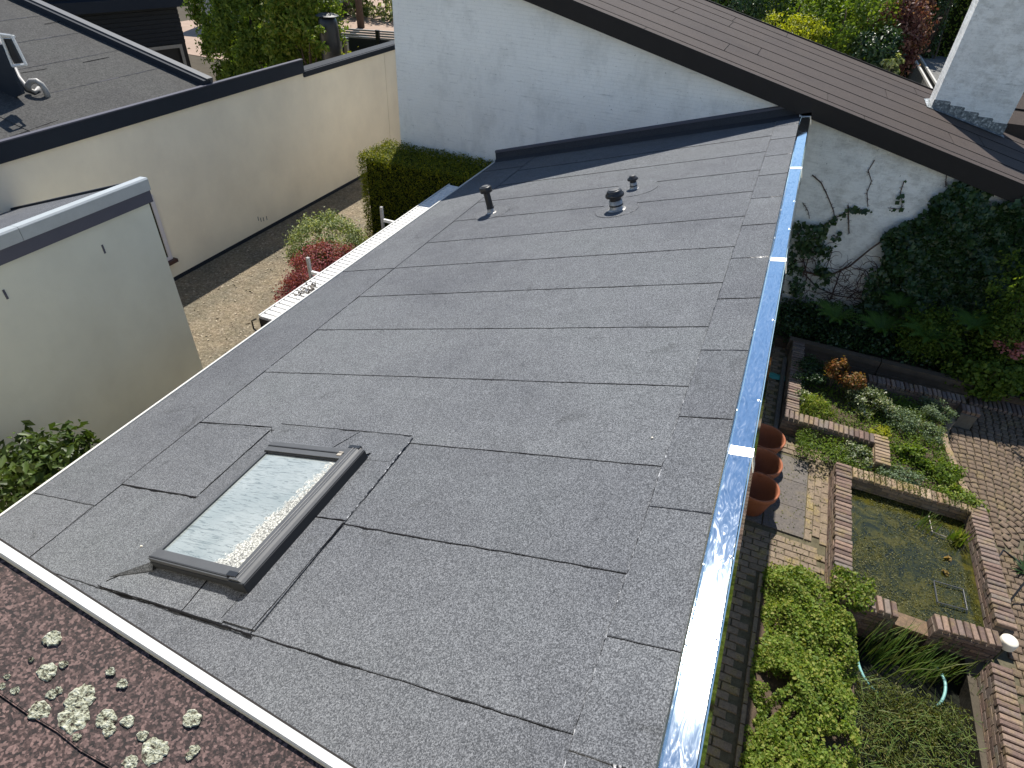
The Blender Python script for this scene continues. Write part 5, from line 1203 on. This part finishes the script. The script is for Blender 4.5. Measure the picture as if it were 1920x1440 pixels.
for pth, r0 in (([(1500, 505), (1545, 520), (1590, 500), (1630, 465), (1665, 445)], .035), ([(1490, 420), (1505, 470), (1515, 520), (1500, 560)], .025), ([(1560, 560), (1575, 510), (1600, 490)], .02), ([(1498, 500), (1530, 540), (1570, 555), (1620, 560)], .022), ([(1545, 520), (1560, 470), (1530, 440), (1510, 420)], .014), ([(1600, 500), (1625, 510), (1640, 540)], .014)):
    P_ = [Vector(ony(px, py, 12.5))+Vector((rnd.uniform(-.03, .03), 0, rnd.uniform(-.03, .03))) for px, py in pth]; b.tube(P_, [r0*.7*(1-.5*i/len(P_)) for i in range(len(P_))], 6)
for k in range(230):
    px, py = rnd.uniform(1485, 1655), rnd.uniform(460, 605)
    if py < 560-(px-1485)*.5+rnd.uniform(-20, 40) and px > 1560: py = rnd.uniform(500, 600)
    A0 = Vector(ony(px, py, 12.45)); p = [A0]; a = rnd.uniform(0, 6.28)
    for s in range(5): a += rnd.uniform(-.8, .8); p.append(p[-1]+Vector((math.cos(a)*.07, rnd.uniform(-.02, .02), math.sin(a)*.07)))
    if all(Q.z > .15 for Q in p): b.tube(p, [.008, .007, .006, .005, .004, .002], 4)
b.build('bare_stems', VINE, iv)
def creeper(path, lf, label, r=.010, ls=.07):
    c = ony(*path[0], 12.58); t = empty('ivy_tendril', tuple(c), label, 'ivy'); P_ = [Vector(ony(px, py, 12.585)) for px, py in path]
    b = MB(); b.tube(P_, [r*(1-.5*i/len(P_)) for i in range(len(P_))], 5)
    for k in range(int(len(P_)*5)):
        i = rnd.randrange(len(P_)-1); p = P_[i].lerp(P_[i+1], rnd.random()); a = rnd.uniform(0, 6.28); b.tube([p, p+Vector((math.cos(a)*.05, 0, math.sin(a)*.05))], [r*.5, .001], 3)
    b.build('stem', VINE, t)
    if lf:
        L_ = []
        for k in range(lf):
            i = min(len(P_)-2, int((rnd.random()**.6)*(len(P_)-1))); p = P_[i].lerp(P_[i+1], rnd.random()); L_.append((p.x+rnd.gauss(0, .035), 12.55-rnd.random()*.04, p.z+rnd.gauss(0, .035)))
        leaves('foliage', np.array(L_), L_DARK, ls, t, np.tile([0, -1, .3], (lf, 1)), aspect=.9, spread=.3)
creeper([(1515, 425), (1545, 422), (1568, 408), (1590, 397), (1612, 392), (1628, 396)], 60, 'leafy ivy tendril reaching right across the white wall')
creeper([(1523, 328), (1540, 343), (1552, 368), (1563, 395), (1567, 420)], 0, 'bare arching ivy tendril near the metal trim', .012)
creeper([(1640, 300), (1628, 320), (1634, 340), (1626, 360), (1627, 388)], 0, 'bare forked ivy tendril in the middle of the white wall', .009)
creeper([(1695, 340), (1688, 362), (1692, 378), (1690, 392), (1665, 390)], 14, 'small ivy tendril just above the ivy mass', .009)
creeper([(1590, 385), (1591, 410), (1592, 438)], 0, 'short straight dark ivy scar below the leafy tendril', .012)
creeper([(1775, 325), (1773, 345), (1774, 352)], 0, 'tiny bare tendril under the brown fascia', .008)
creeper([(1562, 440), (1568, 446), (1580, 436)], 16, 'single round ivy sprig hanging below the leafy tendril', .006)
creeper([(1505, 380), (1515, 395), (1518, 410)], 0, 'short bare tendril closest to the metal trim', .007)
PP = np.vstack([ell(tuple(ony(px, py, 12.35)), (.16, .12, .2), 90, 8, .3)[0] for px, py in ((1525, 460), (1540, 480), (1530, 445), (1500, 440), (1495, 470), (1488, 505), (1492, 540), (1515, 575), (1550, 585), (1600, 585), (1630, 560), (1500, 600), (1580, 610), (1540, 520), (1640, 520))])
t = empty('ivy_clump', tuple(ony(1525, 460, 12.5)), 'dark ivy clump on bare stems beside the metal trim', 'ivy'); leaves('foliage', PP, L_DARK, .075, t, np.tile([0, -1, .3], (len(PP), 1)), aspect=.85, spread=.5)
b = MB(); b.tube([ony(1505, 520, 12.5), ony(1520, 470, 12.5), ony(1530, 440, 12.5)], .012, 5); b.build('stem', VINE, t)
# shade shrubs and ferns in front of the ivy
cc_ = ony(1893, 450, 11.35); P, q = ell((cc_[0]+.45, 11.7, cc_[2]-.6), (.4, .25, .6), 600, 16, .14, .4); P_2, q_2 = ell((4.9, 11.8, 1.2), (.75, .5, 1.0), 6000, 120, .12, .5); P = np.vstack([P, P_2]); q = np.vstack([q, q_2]); t = empty('pale_shrub', (4.9, 11.9, .2), 'lighter green shrub catching sun at the right edge before the ivy', 'shrub'); leaves('foliage', P, L_MID, .06, t, q)
b = MB(); [b.tube([(4.9, 11.9, .2), (4.9+rnd.uniform(-.5, .5), 11.9+rnd.uniform(-.3, .3), 1.9)], [.02, .006], 5) for _ in range(7)]; b.build('stems', BARK, t)
P, q = ell((3.6, 11.8, .75), (.55, .35, .55), 4500, 80, .14, .5); t = empty('shade_shrub', (3.6, 11.8, .2), 'loose green shrub among the ferns under the ivy', 'shrub'); leaves('foliage', P, L_MID, .055, t, q)
b = MB(); [b.tube([(3.6, 11.8, .2), (3.6+rnd.uniform(-.4, .4), 11.8+rnd.uniform(-.2, .2), 1.1)], [.015, .005], 5) for _ in range(6)]; b.build('stems', BARK, t)
P, q = ell((4.55, 11.35, .5), (.6, .3, .35), 3600, 70, .14, .4); t = empty('hydrangea', (4.55, 11.4, .2), 'broad green leafy plant at the right end of the sleepers', 'plant'); leaves('foliage', P, L_MID, .075, t, q, aspect=.8)
b = MB(); [b.tube([(4.55, 11.35, .1), (4.55+rnd.uniform(-.4, .4), 11.35+rnd.uniform(-.2, .2), .7)], [.012, .004], 5) for _ in range(6)]; b.build('stems', BARK, t)
P, q = ell(tuple(ony(1898, 650, 11.5)), (.25, .2, .12), 260, 14, .2, .4); t = empty('pink_flowers', (5.0, 11.5, .2), 'pink and white flowers at the right edge in the shade', 'flowers'); leaves('foliage', P, L_PINK, .055, t, q, aspect=.8)
b = MB(); c = ony(1898, 650, 11.5); [b.tube([(c[0], c[1], .2), (c[0]+rnd.uniform(-.2, .2), c[1], c[2])], [.008, .003], 4) for _ in range(5)]; b.build('stems', BARK, t)
stuffl('shade_undergrowth', scatter(16000, .9, 6, 11.3, 12.5, .2, .55, 160, .14), L_DARK, .06, 'dark low undergrowth between sleepers and white wall', spread=.9, aspect=.7)
for px, py, y, s, lab in ((1572, 590, 11.5, .6, 'leftmost fern below the bare ivy stems'), (1655, 610, 11.5, .58, 'second fern from the left in the shaded bed'), (1745, 628, 11.45, .66, 'large fern in the middle of the shaded bed'), (1830, 605, 11.5, .55, 'rightmost fern in the shaded bed'), (1690, 565, 12.0, .5, 'small fern at the foot of the ivy')):
    c = Vector(ony(px, py, y)); c.z = max(.25, c.z-.15); t = empty('fern', tuple(c), lab, 'fern', 'ferns in the shaded bed')
    for k in range(13):
        a = 2*math.pi*k/13+rnd.uniform(-.15, .15); L_ = s*rnd.uniform(.8, 1.1); b = MB(); sp_ = []; tips = []
        for i in range(17):
            u = i/16; r_ = L_*(.15*u+.68*u**1.15); z = L_*(.95*u-.62*u*u)
            sp_.append(c+Vector((math.cos(a)*r_, math.sin(a)*r_, z)))
        side = Vector((-math.sin(a), math.cos(a), -.25)); fw = Vector((math.cos(a)*.5, math.sin(a)*.5, .25))
        v = list(sp_); f = []
        for i in range(16):
            u = i/16; w_ = .14*L_*math.sin(math.pi*min(1, .12+u*.88))**.8+.004
            for sg in (-1, 1):
                v.append(sp_[i].lerp(sp_[i+1], .5)+side*sg*w_+fw*w_*.6); f.append((i, i+1, len(v)-1) if sg < 0 else (i+1, i, len(v)-1))
        b.add(v, f); b.build('frond', L_FERN, t)
